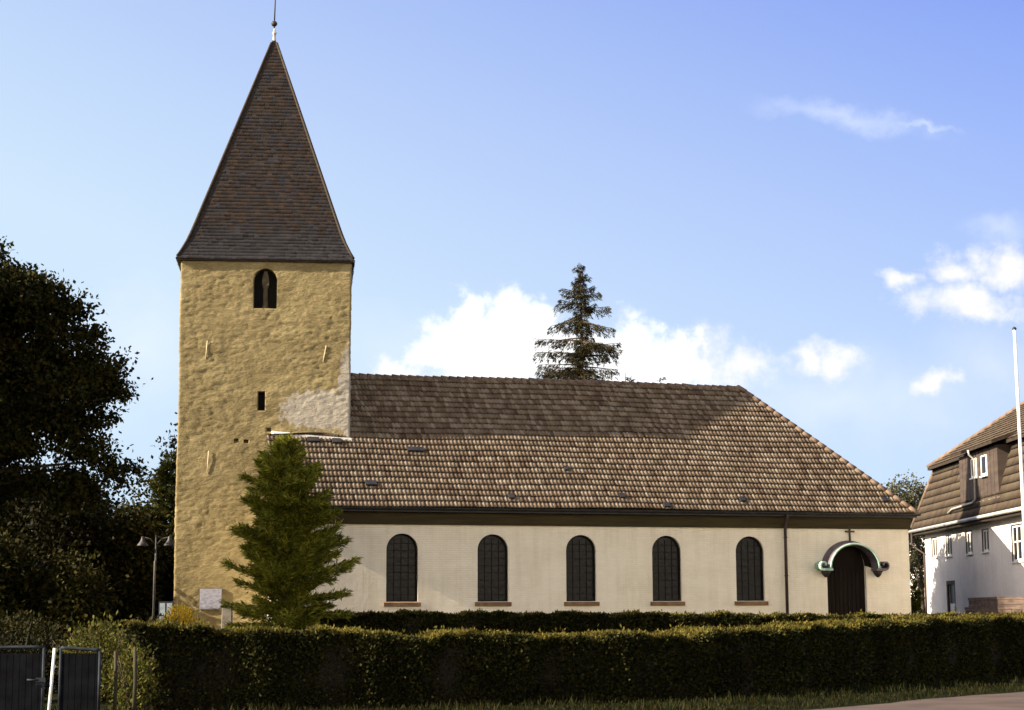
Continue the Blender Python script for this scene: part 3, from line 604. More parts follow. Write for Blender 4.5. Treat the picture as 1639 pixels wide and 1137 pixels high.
# -- nave walls
nb_ = B(); nb_.box((-8.45, 0, 0.5), (UW, 2*W2, 5.85))
nave = nb_.build('nave_wall', MT['wash'], church, T=CT)
nx_ = B(); nx_.box((-11.58, 0, 0.5), (-8.453, 2.75, 5.85)); nx_.build('west_wall', MT['wash'], church, T=CT)
WU = [(-2)*3.5, -3.5, 0.0, 3.5, 7.0]
HW, ZS, ZT = 0.60, 2.22, 4.74
cuts = [cutter(arch_pts(u, HW, ZS, ZT-HW, 16), -0.3, 0.32, lambda x, y, z: CT(x, y, z)) for u in WU]
DU = 11.17
cuts.append(cutter(arch_pts(DU, 0.86, 0.9, 3.60, 16), -0.3, 0.55, CT))
for c_ in cuts: c_.parent = church
boolean_cut(nave, cuts)
for u in WU:
    wf = B(); pts_o = arch_pts(u, HW+.002, ZS, ZT-HW, 16); pts_i = arch_pts(u, HW-.055, ZS+.05, ZT-HW, 16)
    n_ = len(pts_o)
    def ring(y): return [wf.bm.verts.new(CT(x, y, z)) for x, z in pts_o], [wf.bm.verts.new(CT(x, y, z)) for x, z in pts_i]
    o0, i0 = ring(0.11); o1, i1 = ring(0.22)
    for k in range(n_):
        q = (k+1) % n_
        wf.bm.faces.new((o0[k], o0[q], i0[q], i0[k])); wf.bm.faces.new((i0[k], i0[q], i1[q], i1[k])); wf.bm.faces.new((o1[k], i1[k], i1[q], o1[q])); wf.bm.faces.new((o0[k], o1[k], o1[q], o0[q]))
    win = wf.build('window', MT['lead'], church)
    B().prism(arch_pts(u, HW-.03, ZS+.02, ZT-HW, 16), 0.19, 0.212, CT).build('glass', MT['glass'], win)
    lb = B()
    for k in range(1, 4): lb.box((u-HW+.05+k*(2*HW-.1)/4-.012, .165, ZS+.05), (u-HW+.05+k*(2*HW-.1)/4+.012, .186, ZT-HW+.42))
    for k in range(1, 9):
        z = ZS+k*0.27; w_ = HW-.05 if z < ZT-HW else math.sqrt(max(0.01, HW**2-(z-ZT+HW)**2))-.05
        if w_ > .1: lb.box((u-w_, .158, z-.011), (u+w_, .164, z+.011))
    lb.build('glazing_bars', MT['lead'], win, T=CT)
    B().hexa([CT(*p) for p in ((u-.70, -.09, ZS-.17), (u+.70, -.09, ZS-.17), (u+.70, .16, ZS-.17), (u-.70, .16, ZS-.17), (u-.70, -.09, ZS-.03), (u+.70, -.09, ZS-.03), (u+.70, .16, ZS+.012), (u-.70, .16, ZS+.012))]).build('sill', MT['sill'], win)
# -- door and its copper hood
db = B(); db.prism(arch_pts(DU, 0.855, 0.9, 3.60, 16), 0.16, 0.23, CT)
for k in range(9): db.box((DU-.82+k*.183, .13, .95), (DU-.82+k*.183+.165, .165, 3.5), CT)
door = db.build('door', MT['door'], church)
B().tube([CT(DU+.12, .14, 2.0), CT(DU+.12, .08, 2.0), CT(DU+.12, .08, 2.14), CT(DU+.12, .14, 2.14)], 0.014, 6).build('handle', MT['iron'], door)
def hood():
    zc = 3.50; r0, r1 = 0.99, 1.13; RZ_ = 0.90
    bm = B().bm; n_ = 24; ring = []
    # swept arch shell standing out from the wall, drooping to the front
    for i in range(n_+1):
        a = math.pi*(1-i/n_); cx, sx = math.cos(a), math.sin(a)
        prof = [(r1+.10, -.005), (r1+.03, -.30), (r1-.06, -.52), (r1-.10, -.52), (r0-.02, -.28), (r0-.02, -.005)]
        ring.append([bm.verts.new(CT(DU+.12+cx*p, y, zc+sx*p*RZ_)) for p, y in prof])
    for a, b in zip(ring[:-1], ring[1:]):
        for k in range(6):
            f = bm.faces.new((a[k], a[(k+1) % 6], b[(k+1) % 6], b[k])); f.smooth = False
    bm.faces.new(ring[0]); bm.faces.new(ring[-1][::-1]); bmesh.ops.recalc_face_normals(bm, faces=bm.faces)
    me = bpy.data.meshes.new('porch_hood'); bm.to_mesh(me); bm.free()
    hd = link('porch_hood', me, MT['darkcopper'], church)
    rim = B(); pts = [CT(DU+.12+math.cos(math.pi*(1-i/n_))*(r1-.07), -.53, zc+math.sin(math.pi*(1-i/n_))*(r1-.07)*RZ_) for i in range(n_+1)]
    rim.tube(pts, 0.042, 8); rim.build('rim', MT['copper'], hd)
    for sgn in (-1, 1):
        sc = B(); cx = DU+.12+sgn*(r1-.02)
        # flat end of the moulding turning out into a scroll
        sc.box((min(cx-sgn*.14, cx+sgn*.26), -.54, zc-.10), (max(cx-sgn*.14, cx+sgn*.26), -.004, zc-.01), CT)
        pts = []
        for k in range(15):
            a = -math.pi/2+k*0.36; rr = 0.20*(1-k/20)
            pts.append((cx+sgn*(.22+rr*math.cos(a)), zc+.12+rr*math.sin(a)))
        for (p, q) in zip(pts[:-1], pts[1:]):
            d = Vector((q[0]-p[0], q[1]-p[1])).normalized()*0.03; nx2, nz2 = -d.y, d.x
            sc.hexa([CT(x, y, z) for (x, y, z) in ((p[0]-nx2, -.53, p[1]-nz2), (p[0]+nx2, -.53, p[1]+nz2), (p[0]+nx2, -.02, p[1]+nz2), (p[0]-nx2, -.02, p[1]-nz2),
                                                  (q[0]-nx2, -.53, q[1]-nz2), (q[0]+nx2, -.53, q[1]+nz2), (q[0]+nx2, -.02, q[1]+nz2), (q[0]-nx2, -.02, q[1]-nz2))])
        sc.build('scroll', MT['copper'] if sgn < 0 else MT['darkcopper'], hd)
        cb = B(); cb.lathe([(0.04, -.36), (0.12, -.28), (0.17, -.2), (0.21, -.105)], CT(cx+sgn*.03, -.22, zc), 12); cb.build('corbel', MT['iron'], hd)
    shade_ring = B(); po = [(DU+.07+1.10*math.cos(math.pi*i/20), zc+1.10*RZ_*math.sin(math.pi*i/20)) for i in range(21)]; pi_ = [(DU+.84*math.cos(math.pi*i/20), zc+.10+.84*math.sin(math.pi*i/20)*.98) for i in range(21)]
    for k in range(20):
        shade_ring.hexa([CT(po[k][0], -.03, po[k][1]), CT(po[k+1][0], -.03, po[k+1][1]), CT(po[k+1][0], -.002, po[k+1][1]), CT(po[k][0], -.002, po[k][1]),
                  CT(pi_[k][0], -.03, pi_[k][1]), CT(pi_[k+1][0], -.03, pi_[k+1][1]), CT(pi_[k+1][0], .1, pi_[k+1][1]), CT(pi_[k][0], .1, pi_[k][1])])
    shade_ring.build('hood_shade_ring', MT['door'], hd)  # dark ring on the wall, paints the shade under the hood
    cr = B(); x = DU+.16
    cr.box((x-.032, -.08, zc+(r1+.05)*RZ_), (x+.032, -.03, 5.16)); cr.box((x-.20, -.09, 4.93), (x+.20, -.025, 4.99)); cr.build('cross', MT['iron'], hd, T=CT)
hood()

# -- nave roof
def front_P(u, s, h):                       # s measured up the slope
    cs, sn = 1/math.hypot(1, M_), M_/math.hypot(1, M_)
    u, s, h = np.broadcast_arrays(u, s, h); sag = 0.03*np.sin(u*0.35+1)+0.02*np.sin(u*0.9+s)
    return np.stack([u, -OV+s*cs-(h+sag)*sn, EAVE-Z0+s*sn+(h+sag)*cs], -1)
SL = (W2+OV)*math.hypot(1, M_); CSL = 1/math.hypot(1, M_)
def u_hip(s): return UE+.06-s*CSL
s_j = (2.31+OV)/CSL                          # slope distance where the tower front stands
def u_left(s):
    return -11.75 if s < s_j+0.12 else -8.9
roof = tiles('nave_roof', front_P, u_left, u_hip, SL, 0.156, 0.325, MT['pantile'], church, amp=0.042, lift=0.052, u0=-11.75, u1=UE+.06)
def end_P(u, s, h):
    cs, sn = CSL, M_*CSL; u, s, h = np.broadcast_arrays(u, s, h)
    return np.stack([UE+.04-s*cs+h*sn, u, EAVE-Z0+s*sn+h*cs], -1)
tiles('hip_slope', end_P, lambda s: -OV+s*CSL, lambda s: 2*W2+OV-s*CSL, SL, 0.156, 0.325, MT['pantile'], roof, amp=0.042, lift=0.052, sub=4)
def back_P(u, s, h):
    cs, sn = CSL, M_*CSL; u, s, h = np.broadcast_arrays(u, s, h)
    return np.stack([UE-u, 2*W2+OV-s*cs+h*sn, EAVE-Z0+s*sn+h*cs], -1)
tiles('back_slope', back_P, lambda s: s*CSL, lambda s: UE+9.2, SL, 0.156, 0.325, MT['pantile'], roof, amp=0.042, lift=0.052, sub=3)
dk = B(); e0, zE = -0.05, EAVE-.035
# deck below the tiles
vs = [dk.bm.verts.new(CT(*p)) for p in ((-8.9, -OV+.03, zE), (UE-.02, -OV+.03, zE), (UE-.02, 2*W2+OV-.03, zE), (-8.9, 2*W2+OV-.03, zE), (-8.9, W2, RIDGE-.05), (UE-W2-OV, W2, RIDGE-.05))]
for f in ((0, 1, 5, 4), (1, 2, 5), (2, 3, 4, 5), (0, 4, 3), (0, 3, 2, 1)): dk.bm.faces.new([vs[i] for i in f])
vv = 2.45
dk.hexa([CT(*p) for p in ((-11.72, -OV+.03, zE-.06), (-8.91, -OV+.03, zE-.06), (-8.91, vv, 5.8), (-11.72, vv, 5.8), (-11.72, -OV+.03, zE), (-8.91, -OV+.03, zE), (-8.91, vv, EAVE+M_*(vv+OV)-.04), (-11.72, vv, EAVE+M_*(vv+OV)-.04))])
dk.build('roof_deck', MT['darkwood'], roof)
rg = B()
n_ = 52; u_a, u_b = -8.7, UE-W2-OV+.15
for k in range(n_):
    ua = u_a+(u_b-u_a)*k/n_; ub_ = u_a+(u_b-u_a)*(k+1.12)/n_; sg = 0.03*math.sin(ua*.35+1)+rng.normal(0, .008)
    rg.tube([CT(ua, W2, RIDGE-.02+sg), CT(ub_, W2, RIDGE-.045+sg)], [0.13, 0.105], 10)
rg.build('ridge_tiles', MT['ridge'], roof)
for sgn in (0, 1):
    hp = B(); n_ = 24; p0 = Vector((UE, -OV if not sgn else 2*W2+OV, EAVE+.03)); p1 = Vector((UE-W2-OV, W2, RIDGE+.02))
    for k in range(n_): hp.tube([CT(*p0.lerp(p1, k/n_)), CT(*p0.lerp(p1, (k+1.12)/n_))], [0.125, 0.095], 10)
    hp.build('hip_tiles', MT['ridge'], roof)
# cement fillet along the tower foot
fl = B()
for k in range(10):
    ua, ub_ = -11.5+k*.3, -11.5+(k+1)*.3
    def fz(u): return 8.70+Z0*0+(8.52-8.70)*(u+11.5)/3.0
    ja, jb = rng.normal(0, .012), rng.normal(0, .012)
    va, vb = 2.50-.19*(ua+11.5)/3, 2.50-.19*(ub_+11.5)/3
    fl.hexa([CT(*p) for p in ((ua, va-.16, fz(ua)-.17), (ub_, vb-.16, fz(ub_)-.17), (ub_, vb+.5, fz(ub_)-.1), (ua, va+.5, fz(ua)-.1), (ua, va-.14, fz(ua)-.06+ja), (ub_, vb-.14, fz(ub_)-.06+ja), (ub_, vb+.5, fz(ub_)+.09), (ua, va+.5, fz(ua)+.09))])
fl.build('mortar_fillet', MT['mortar'], church)
# ventilation tiles: darker pieces let into the slope
cs_, sn_ = CSL, M_*CSL
def on_slope(u, z): return u, (z-EAVE)/M_-OV
for (u, z, w) in ((-6.07, 8.05, .62), (-8.1, 6.6, .42), (-10.0, 8.33, .45), (-9.1, 8.30, .35), (-2.75, 6.15, .22), (1.72, 6.2, .2), (3.45, 5.85, .26), (6.75, 6.15, .22), (13.05, 6.25, .26), (-.2, 7.3, .16)):
    s = (z-EAVE)/sn_; b = B()
    c_ = []
    for h in (0.01, 0.135):
        for (du, ds) in ((-w/2, -.13), (w/2, -.13), (w/2, .14), (-w/2, .14)): c_.append(tuple(front_P(np.array(u+du), np.array(s+ds), np.array(h if ds < 0 else h*0.7))))
    b.hexa(c_).build('vent_tile', MT['gutter'], roof)
# eaves: frieze, soffit, gutter, downpipe
fz = B(); fz.box((-11.62, -.07, 5.12), (UW+.05, -.003, 5.53)); fz.box((UW+.003, -.07, 5.12), (UW+.07, 2*W2+.05, 5.53)); fz.box((-11.62, -.10, 5.07), (UW+.1, -.003, 5.118))
fz.build('frieze_board', MT['frieze'], church, T=CT)
sf = B(); sf.box((-11.72, -OV+.04, 5.535), (UE-.02, .0, 5.60)); sf.box((UW+.0, 0.003, 5.535), (UE-.02, 2*W2+OV-.1, 5.60)); sf.build('eave_soffit', MT['darkwood'], church, T=CT)
gt = B()
pts = [(math.cos(a)*.085, math.sin(a)*.085) for a in np.linspace(math.pi, 2*math.pi, 9)]
def gut(p0, p1, nrm):
    p0, p1, nrm = Vector(p0), Vector(p1), Vector(nrm); ra = [gt.bm.verts.new(p0+nrm*x+Vector((0, 0, z))) for x, z in pts]; rb = [gt.bm.verts.new(p1+nrm*x+Vector((0, 0, z))) for x, z in pts]
    ra2 = [gt.bm.verts.new(p0+nrm*x*.8+Vector((0, 0, z*.8))) for x, z in pts]; rb2 = [gt.bm.verts.new(p1+nrm*x*.8+Vector((0, 0, z*.8))) for x, z in pts]
    for k in range(8):
        gt.bm.faces.new((ra[k], ra[k+1], rb[k+1], rb[k])); gt.bm.faces.new((ra2[k], rb2[k], rb2[k+1], ra2[k+1]))
    for q in (0, 8): gt.bm.faces.new((ra[q], rb[q], rb2[q], ra2[q]))
    for rr, r2_ in ((ra, ra2), (rb, rb2)):
        for k in range(8): gt.bm.faces.new((rr[k], r2_[k], r2_[k+1], rr[k+1]))
gut((-11.8, -OV-.05, EAVE-.02-Z0), (UE+.12, -OV-.05, EAVE-.02-Z0), (0, 1, 0))
gut((UE+.07, -OV+.1, EAVE-.02-Z0), (UE+.07, 2*W2+OV, EAVE-.02-Z0), (1, 0, 0))
gt.box((-11.75, -OV-.0, 5.53-Z0), (UE, -OV+.04, EAVE-.03-Z0))
gt.build('gutter', MT['gutter'], church)
dp = B(); dp.tube([CT(*p) for p in ((8.47, -OV-.05, 5.62), (8.47, -OV-.05, 5.5), (8.47, -.17, 5.2), (8.47, -.16, 5.05), (8.47, -.16, 0.9))], 0.062, 10)
for z in (4.7, 3.2, 1.7): dp.tube([CT(8.47, -.16, z-.02), CT(8.47, -.16, z+.02)], 0.078, 10)
dp.build('downpipe', MT['pipe'], church)

# ------------------------------------------------------------------ house on the right
HO = Vector((21.1, 92.0, 0.95)); house = empty('house', HO)
tag(house, 'white rendered house with brown mansard roof and dark clad dormer at the right edge', 'house')
HT = lambda x, y, z: (x-HO.x, y-HO.y, z-HO.z)
hw_ = B(); hw_.box((21.1, 66, 0.5), (31.2, 91.9, 6.0)); hwall = hw_.build('wall', MT['house'], house, T=HT)
HWIN = [(89.35, 90.45, 4.47, 5.45, 1), (86.35, 87.45, 4.45, 5.43, 1), (82.45, 83.55, 4.43, 5.45, 1), (79.6, 80.65, 4.43, 5.40, 1), (73.9, 75.9, 3.85, 5.36, 2)]
HT2 = lambda x, y, z: HT(y, x, z)            # prism helper: outline in (Y,z), extruded along X
cuts = [cutter([(a, z0), (b, z0), (b, z1), (a, z1)], 20.8, 21.32, HT2) for (a, b, z0, z1, _) in HWIN]
cuts.append(cutter([(86.05, 0.7), (87.6, 0.7), (87.6, 3.21), (86.05, 3.21)], 20.8, 21.42, HT2))
for c_ in cuts: c_.parent = house
boolean_cut(hwall, cuts)
def house_window(a, b, z0, z1, n, xf, parent, sill=True):
    w = B(); f = .09
    w.box((xf, a, z0), (xf+.06, a+f, z1)); w.box((xf, b-f, z0), (xf+.06, b, z1)); w.box((xf, a+f, z0), (xf+.06, b-f, z0+f)); w.box((xf, a+f, z1-f), (xf+.06, b-f, z1))
    for k in range(1, n+1): w.box((xf+.003, a+(b-a)*k/(n+1)-.05, z0+f), (xf+.055, a+(b-a)*k/(n+1)+.05, z1-f))
    if n == 2: w.box((xf+.006, a+f, z0+(z1-z0)*.52), (xf+.05, b-f, z0+(z1-z0)*.52+.06))
    wn_ = w.build('window', MT['white'], parent, T=HT)
    B().box((xf+.03, a+.05, z0+.05), (xf+.04, b-.05, z1-.05)).build('pane', MT['glass'], wn_, T=HT)
    fo = B(); g = .055; xo = 21.085
    fo.box((xo, a-.03, z0-.0), (xf-.003, a+g-.03, z1+.03)); fo.box((xo, b-g+.03, z0), (xf-.003, b+.03, z1+.03)); fo.box((xo, a+g-.03, z1-g+.05), (xf-.003, b-g+.03, z1+.03)); fo.build('outer_frame', MT['clad'], wn_, T=HT)
    if sill: B().box((xf-.12, a-.06, z0-.07), (xf, b+.06, z0-.003)).build('sill', MT['white'], wn_, T=HT)
for (a, b, z0, z1, n) in HWIN: house_window(a, b, z0, z1, n, 21.135, house)
hd = B(); hd.box((21.18, 86.05, .95), (21.24, 86.2, 3.2)); hd.box((21.18, 87.45, .95), (21.24, 87.6, 3.2)); hd.box((21.18, 86.2, 3.08), (21.24, 87.45, 3.2)); hd.box((21.18, 86.2, .95), (21.24, 87.45, 2.05)); hd.box((21.174, 86.2, 2.05), (21.24, 87.45, 2.17))
hdoor = hd.build('door', MT['white'], house, T=HT)
fo = B(); fo.box((21.085, 87.45, .95), (21.175, 87.65, 3.26)); fo.box((21.085, 86.0, .95), (21.170, 86.1, 3.26)); fo.box((21.085, 86.1, 3.08), (21.175, 87.45, 3.26)); fo.build('outer_frame', MT['clad'], hdoor, T=HT)
B().box((21.20, 86.2, 2.17), (21.215, 87.45, 3.08)).build('pane', MT['glass'], hdoor, T=HT)
B().tube([HT(21.14, 86.35, 2.0), HT(21.14, 86.5, 2.0)], .02, 6).build('handle', MT['iron'], hdoor)
# lower steep mansard slope (west side and north end)
EX, EN_, EZ, TX, TN, TZ = 20.62, 92.7, 5.98, 21.5, 90.7, 9.0
sl = math.hypot(TX-EX, TZ-EZ)
def lowP(u, s, h):
    u, s, h = np.broadcast_arrays(u, s, h); t = s/sl; nx2, nz2 = -(TZ-EZ)/sl, (TX-EX)/sl
    return np.stack([EX+(TX-EX)*t+nx2*h-HO.x, EN_-u-HO.y, EZ+(TZ-EZ)*t+nz2*h-HO.z], -1)
lowr = tiles('lower_roof', lowP, lambda s: (EN_-TN)*s/sl, lambda s: 27.2, sl, 0.26, 0.40, MT['housetile'], house, amp=0.03, lift=0.05, prof='low', sub=5)
sl2 = math.hypot(EN_-TN, TZ-EZ)
def lowN(u, s, h):
    u, s, h = np.broadcast_arrays(u, s, h); t = s/sl2; ny2, nz2 = (TZ-EZ)/sl2, (EN_-TN)/sl2
    return np.stack([31.7-u-HO.x, EN_+(TN-EN_)*t+ny2*h-HO.y, EZ+(TZ-EZ)*t+nz2*h-HO.z], -1)
tiles('end_slope', lowN, lambda s: 0, lambda s: 31.7-EX-(TX-EX)*s/sl2, sl2, 0.26, 0.40, MT['housetile'], lowr, amp=0.03, lift=0.05, prof='low', sub=5)
ldk = B(); ldk.hexa([HT(*p) for p in ((EX+.05, 65.6, EZ-.05), (31.6, 65.6, EZ-.05), (31.6, EN_-.06, EZ-.05), (EX+.05, EN_-.06, EZ-.05), (TX+.05, 65.6, TZ), (31.0, 65.6, TZ), (31.0, TN-.08, TZ), (TX+.05, TN-.08, TZ))])
ldk.build('roof_deck', MT['darkwood'], lowr)
lh = B(); lh.tube([HT(EX, EN_, EZ+.05), HT(TX, TN, TZ+.02)], [.12, .1], 8); lh.build('hip_tiles', MT['ridge'], lowr)
# upper hipped slope
UX, UN, UZ, RX, RZ = 21.18, 90.95, 9.05, 26.1, 12.55
su = math.hypot(RX-UX, RZ-UZ); cu, snu = (RX-UX)/su, (RZ-UZ)/su
def upP(u, s, h):
    u, s, h = np.broadcast_arrays(u, s, h); return np.stack([UX+s*cu-h*snu-HO.x, UN-u-HO.y, UZ+s*snu+h*cu-HO.z], -1)
uppr = tiles('upper_roof', upP, lambda s: s*cu, lambda s: 25.5, su, 0.26, 0.36, MT['housetile'], house, amp=0.03, lift=0.045, prof='low', sub=5)
def upN(u, s, h):
    u, s, h = np.broadcast_arrays(u, s, h); return np.stack([31.0-u-HO.x, UN-s*cu+h*snu-HO.y, UZ+s*snu+h*cu-HO.z], -1)
tiles('end_slope', upN, lambda s: s*cu, lambda s: 31.0-UX-s*cu, su, 0.26, 0.36, MT['housetile'], uppr, amp=0.03, lift=0.045, prof='low', sub=5)
udk = B(); vs = [udk.bm.verts.new(HT(*p)) for p in ((UX+.03, 65.5, UZ-.03), (31.0, 65.5, UZ-.03), (31.0, UN-.03, UZ-.03), (UX+.03, UN-.03, UZ-.03), (RX, 65.5, RZ-.06), (RX, UN-(RX-UX), RZ-.06))]
for f in ((0, 3, 5, 4), (3, 2, 5), (1, 4, 5, 2), (0, 4, 1), (0, 1, 2, 3)): udk.bm.faces.new([vs[i] for i in f])
udk.build('roof_deck', MT['darkwood'], uppr)
uh = B(); p0 = Vector(HT(UX, UN, UZ+.03)); p1 = Vector(HT(RX, UN-(RX-UX), RZ+.03))
for k in range(18): uh.tube([p0.lerp(p1, k/18), p0.lerp(p1, (k+1.1)/18)], [.13, .1], 8)
uh.tube([HT(RX, UN-(RX-UX), RZ), HT(RX, 65.5, RZ)], .12, 8)
uh.build('hip_tiles', MT['ridge'], uppr)
ub2 = B(); ub2.box((UX-.03, 65.5, UZ-.14), (UX+.02, UN, UZ-.0)); ub2.box((UX+.021, UN-.02, UZ-.14), (31, UN+.03, UZ)); ub2.build('fascia', MT['darkwood'], uppr, T=HT)
B().lathe([(.06, 0), (.06, .25), (.1, .27), (.1, .33)], HT(23.6, 79.0, 10.7), 8).build('vent_pipe', MT['stone'], uppr)
# dormer
DX = 20.82
dm = B(); dm.box((DX, 76.55, 6.62), (22.4, 83.15, 8.88))
for k in range(1, 11): dm.box((DX-.012, 76.55+k*.6-.012, 6.62), (DX-.002, 76.55+k*.6+.012, 8.88))
dorm = dm.build('dormer', MT['clad'], house, T=HT)
dr = B(); dr.hexa([HT(*p) for p in ((DX-.32, 76.2, 8.90), (22.6, 76.2, 9.62), (22.6, 83.5, 9.62), (DX-.32, 83.5, 8.90), (DX-.32, 76.2, 9.03), (22.6, 76.2, 9.75), (22.6, 83.5, 9.75), (DX-.32, 83.5, 9.03))]); dr.build('dormer_roof', MT['darkwood'], dorm)
for (a, b, z0, z1) in ((79.95, 80.85, 7.74, 8.6), (78.2, 79.15, 7.70, 8.6)):
    w = B(); f = .10; x = DX-.05
    w.box((x, a, z0), (x+.045, a+f, z1)); w.box((x, b-f, z0), (x+.045, b, z1)); w.box((x, a+f, z0), (x+.045, b-f, z0+f)); w.box((x, a+f, z1-.06), (x+.045, b-f, z1)); w.box((x-.08, a-.03, z0-.06), (x+.04, b+.03, z0-.003))
    w.build('dormer_window', MT['white'], dorm, T=HT)
    B().box((x+.02, a+.05, z0+.05), (x+.03, b-.05, z1-.03)).build('dormer_pane', MT['glass'], dorm, T=HT)
B().tube([HT(*p) for p in ((DX-.35, 80.05, 8.95), (DX-.30, 80.1, 8.75), (DX-.09, 80.12, 8.55), (DX-.09, 80.17, 6.75), (DX-.12, 80.6, 6.62), (DX-.16, 84.2, 6.55), (DX-.2, 84.8, 6.4))], .05, 8).build('rain_pipe', MT['zinc'], dorm)
B().box((DX-.03, 76.4, 6.57), (DX+.1, 83.3, 6.63)).build('lead_apron', MT['zinc'], dorm, T=HT)
hg = B(); hg.tube([HT(EX-.09, EN_+.1, EZ-.10), HT(EX-.09, 65.6, EZ-.10)], .085, 8); hg.build('gutter', MT['zinc'], house)
B().box((EX+.01, 65.6, EZ-.30), (21.097, EN_-.1, EZ-.12)).build('eave_box', MT['darkwood'], house, T=HT)
B().tube([HT(*p) for p in ((EX-.09, EN_-.35, EZ-.15), (EX-.09, EN_-.35, EZ-.75), (EX+.1, 92.1, EZ-1.0), (21.0, 91.75, EZ-1.25), (21.0, 91.7, 0.95))], .055, 8).build('downpipe', MT['pipe'], house)

# outside stair at the house
st = B()
for (ya, yb, zt) in ((78.9, 80.4, 1.53), (78.2, 78.895, 1.96), (73.5, 78.195, 2.36)):
    for k in range(int((zt-.85)/.2)+1):
        z0 = 0.85+k*.2; z1 = min(zt, z0+.19)
        if z1 > z0+.02: st.box((19.75+rng.normal(0, .015), ya, z0), (21.09, yb, z1))
st.build('stone_steps', MT['brickbrown'], T=None)
so_ = bpy.data.objects['stone_steps']; tag(so_, 'brown stone steps with landing against the white house wall', 'steps')

# white building far behind, seen in the gap
wb = empty('outbuilding', (27.5, 112, 0.95)); tag(wb, 'small bright white building glimpsed in the gap between church and house', 'building')
b = B(); b.prism([(-3.4, -.3), (3, -.3), (3, 4.0), (-.2, 5.9), (-3.4, 4.0)], -4, 4); b.build('wall', MT['house'], wb)
b = B()
for s in (-1, 1): b.hexa([(-.2, -4.3, 5.98), (-.2+s*3.7, -4.3, 3.85), (-.2+s*3.7, 4.3, 3.85), (-.2, 4.3, 5.98), (-.2, -4.3, 6.08), (-.2+s*3.7, -4.3, 3.95), (-.2+s*3.7, 4.3, 3.95), (-.2, 4.3, 6.08)])
b.build('roof', MT['house'], wb)

# ------------------------------------------------------------------ street furniture
fp = empty('flagpole', (14.86, 52.0, 0.3)); tag(fp, 'tall bare white flagpole in front of the house', 'flagpole')
B().tube([(0, 0, -.1), (-.02, 0, 4.5), (-.05, 0, 9.66)], [.062, .055, .042], 10).build('pole', MT['white'], fp)
B().lathe([(.05, 0), (.065, .01), (.065, .05), (.02, .09)], (-.05, 0, 9.66), 10).build('cap', MT['iron'], fp)

lp = empty('street_lamp', (-12.56, 63, 0.93)); tag(lp, 'grey lamp post with two bell shaped shades left of the tower', 'street lamp')
B().tube([(0, 0, 0), (0.01, 0, 2.7), (.03, 0, 2.75), (.03, 0, 3.62)], [.045, .04, .03, .025], 8).build('pole', MT['lamp'], lp)
for s in (-1, 1):
    b = B(); b.tube([(.03, 0, 3.25), (.03+s*.2, 0, 3.5), (.03+s*.46, 0, 3.56), (.03+s*.47, 0, 3.5)], .014, 6); b.build('arm', MT['lamp'], lp)
    b = B(); b.lathe([(.03, .2), (.05, .19), (.06, .1), (.11, .0), (.19, -.1), (.2, -.13), (.17, -.12)], (.03+s*.47, 0, 3.38), 14); b.build('lamp_shade', MT['lamp'], lp)
nbd = empty('notice_board', (-12.2, 63.4, 0.95)); tag(nbd, 'small glazed blue grey notice board on posts beside the lamp post', 'notice board')
for s in (-1, 1): B().tube([(s*.24, 0.03, 0), (s*.24, 0.03, 1.3)], .022, 6).build('post', MT['iron'], nbd)
b = B(); b.box((-.26, -.03, .5), (.26, .0, 1.3)); b.build('frame', MT['gateedge'], nbd)
for s in (-1, 1): b = B(); b.box((s*.125-.095, -.036, .56), (s*.125+.095, -.031, 1.24)); b.build('pane', MT['board'], nbd)
pq_ = empty('plaque', (0, 0, 0)); p = Vector(tw(-5.17, -.07, 2.37)); pq_.parent = None
wp_ = ch2w(p.x, p.y, 2.37); pq_.location = wp_; pq_.rotation_euler = (0, 0, R(6.5)); tag(pq_, 'pale blue grey plaque fixed to the foot of the ochre tower', 'plaque')
b = B(); b.box((-.40, -.03, -.37), (.40, .06, .37)); b.build('panel', MT['plaque'], pq_, bevel=.008)
b = B(); b.box((-.43, -.02, -.40), (.43, .055, -.372)); b.box((-.43, -.02, .372), (.43, .055, .40)); b.box((-.43, -.02, -.371), (-.402, .055, .371)); b.box((.402, -.02, -.371), (.43, .055, .371)); b.build('frame', MT['stone'], pq_)
ste = B(); ste.hexa([(-.2, -.14, 0), (.2, -.14, 0), (.2, .14, 0), (-.2, .14, 0), (-.17, -.12, 1.3), (.17, -.12, 1.3), (.17, .12, 1.3), (-.17, .12, 1.3)])
o = ste.build('stone_pillar', MT['stone'], bevel=.02); o.location = (-10.14, 64, 0.9); tag(o, 'narrow upright grey stone pillar at the foot of the tower by the conifer', 'pillar')

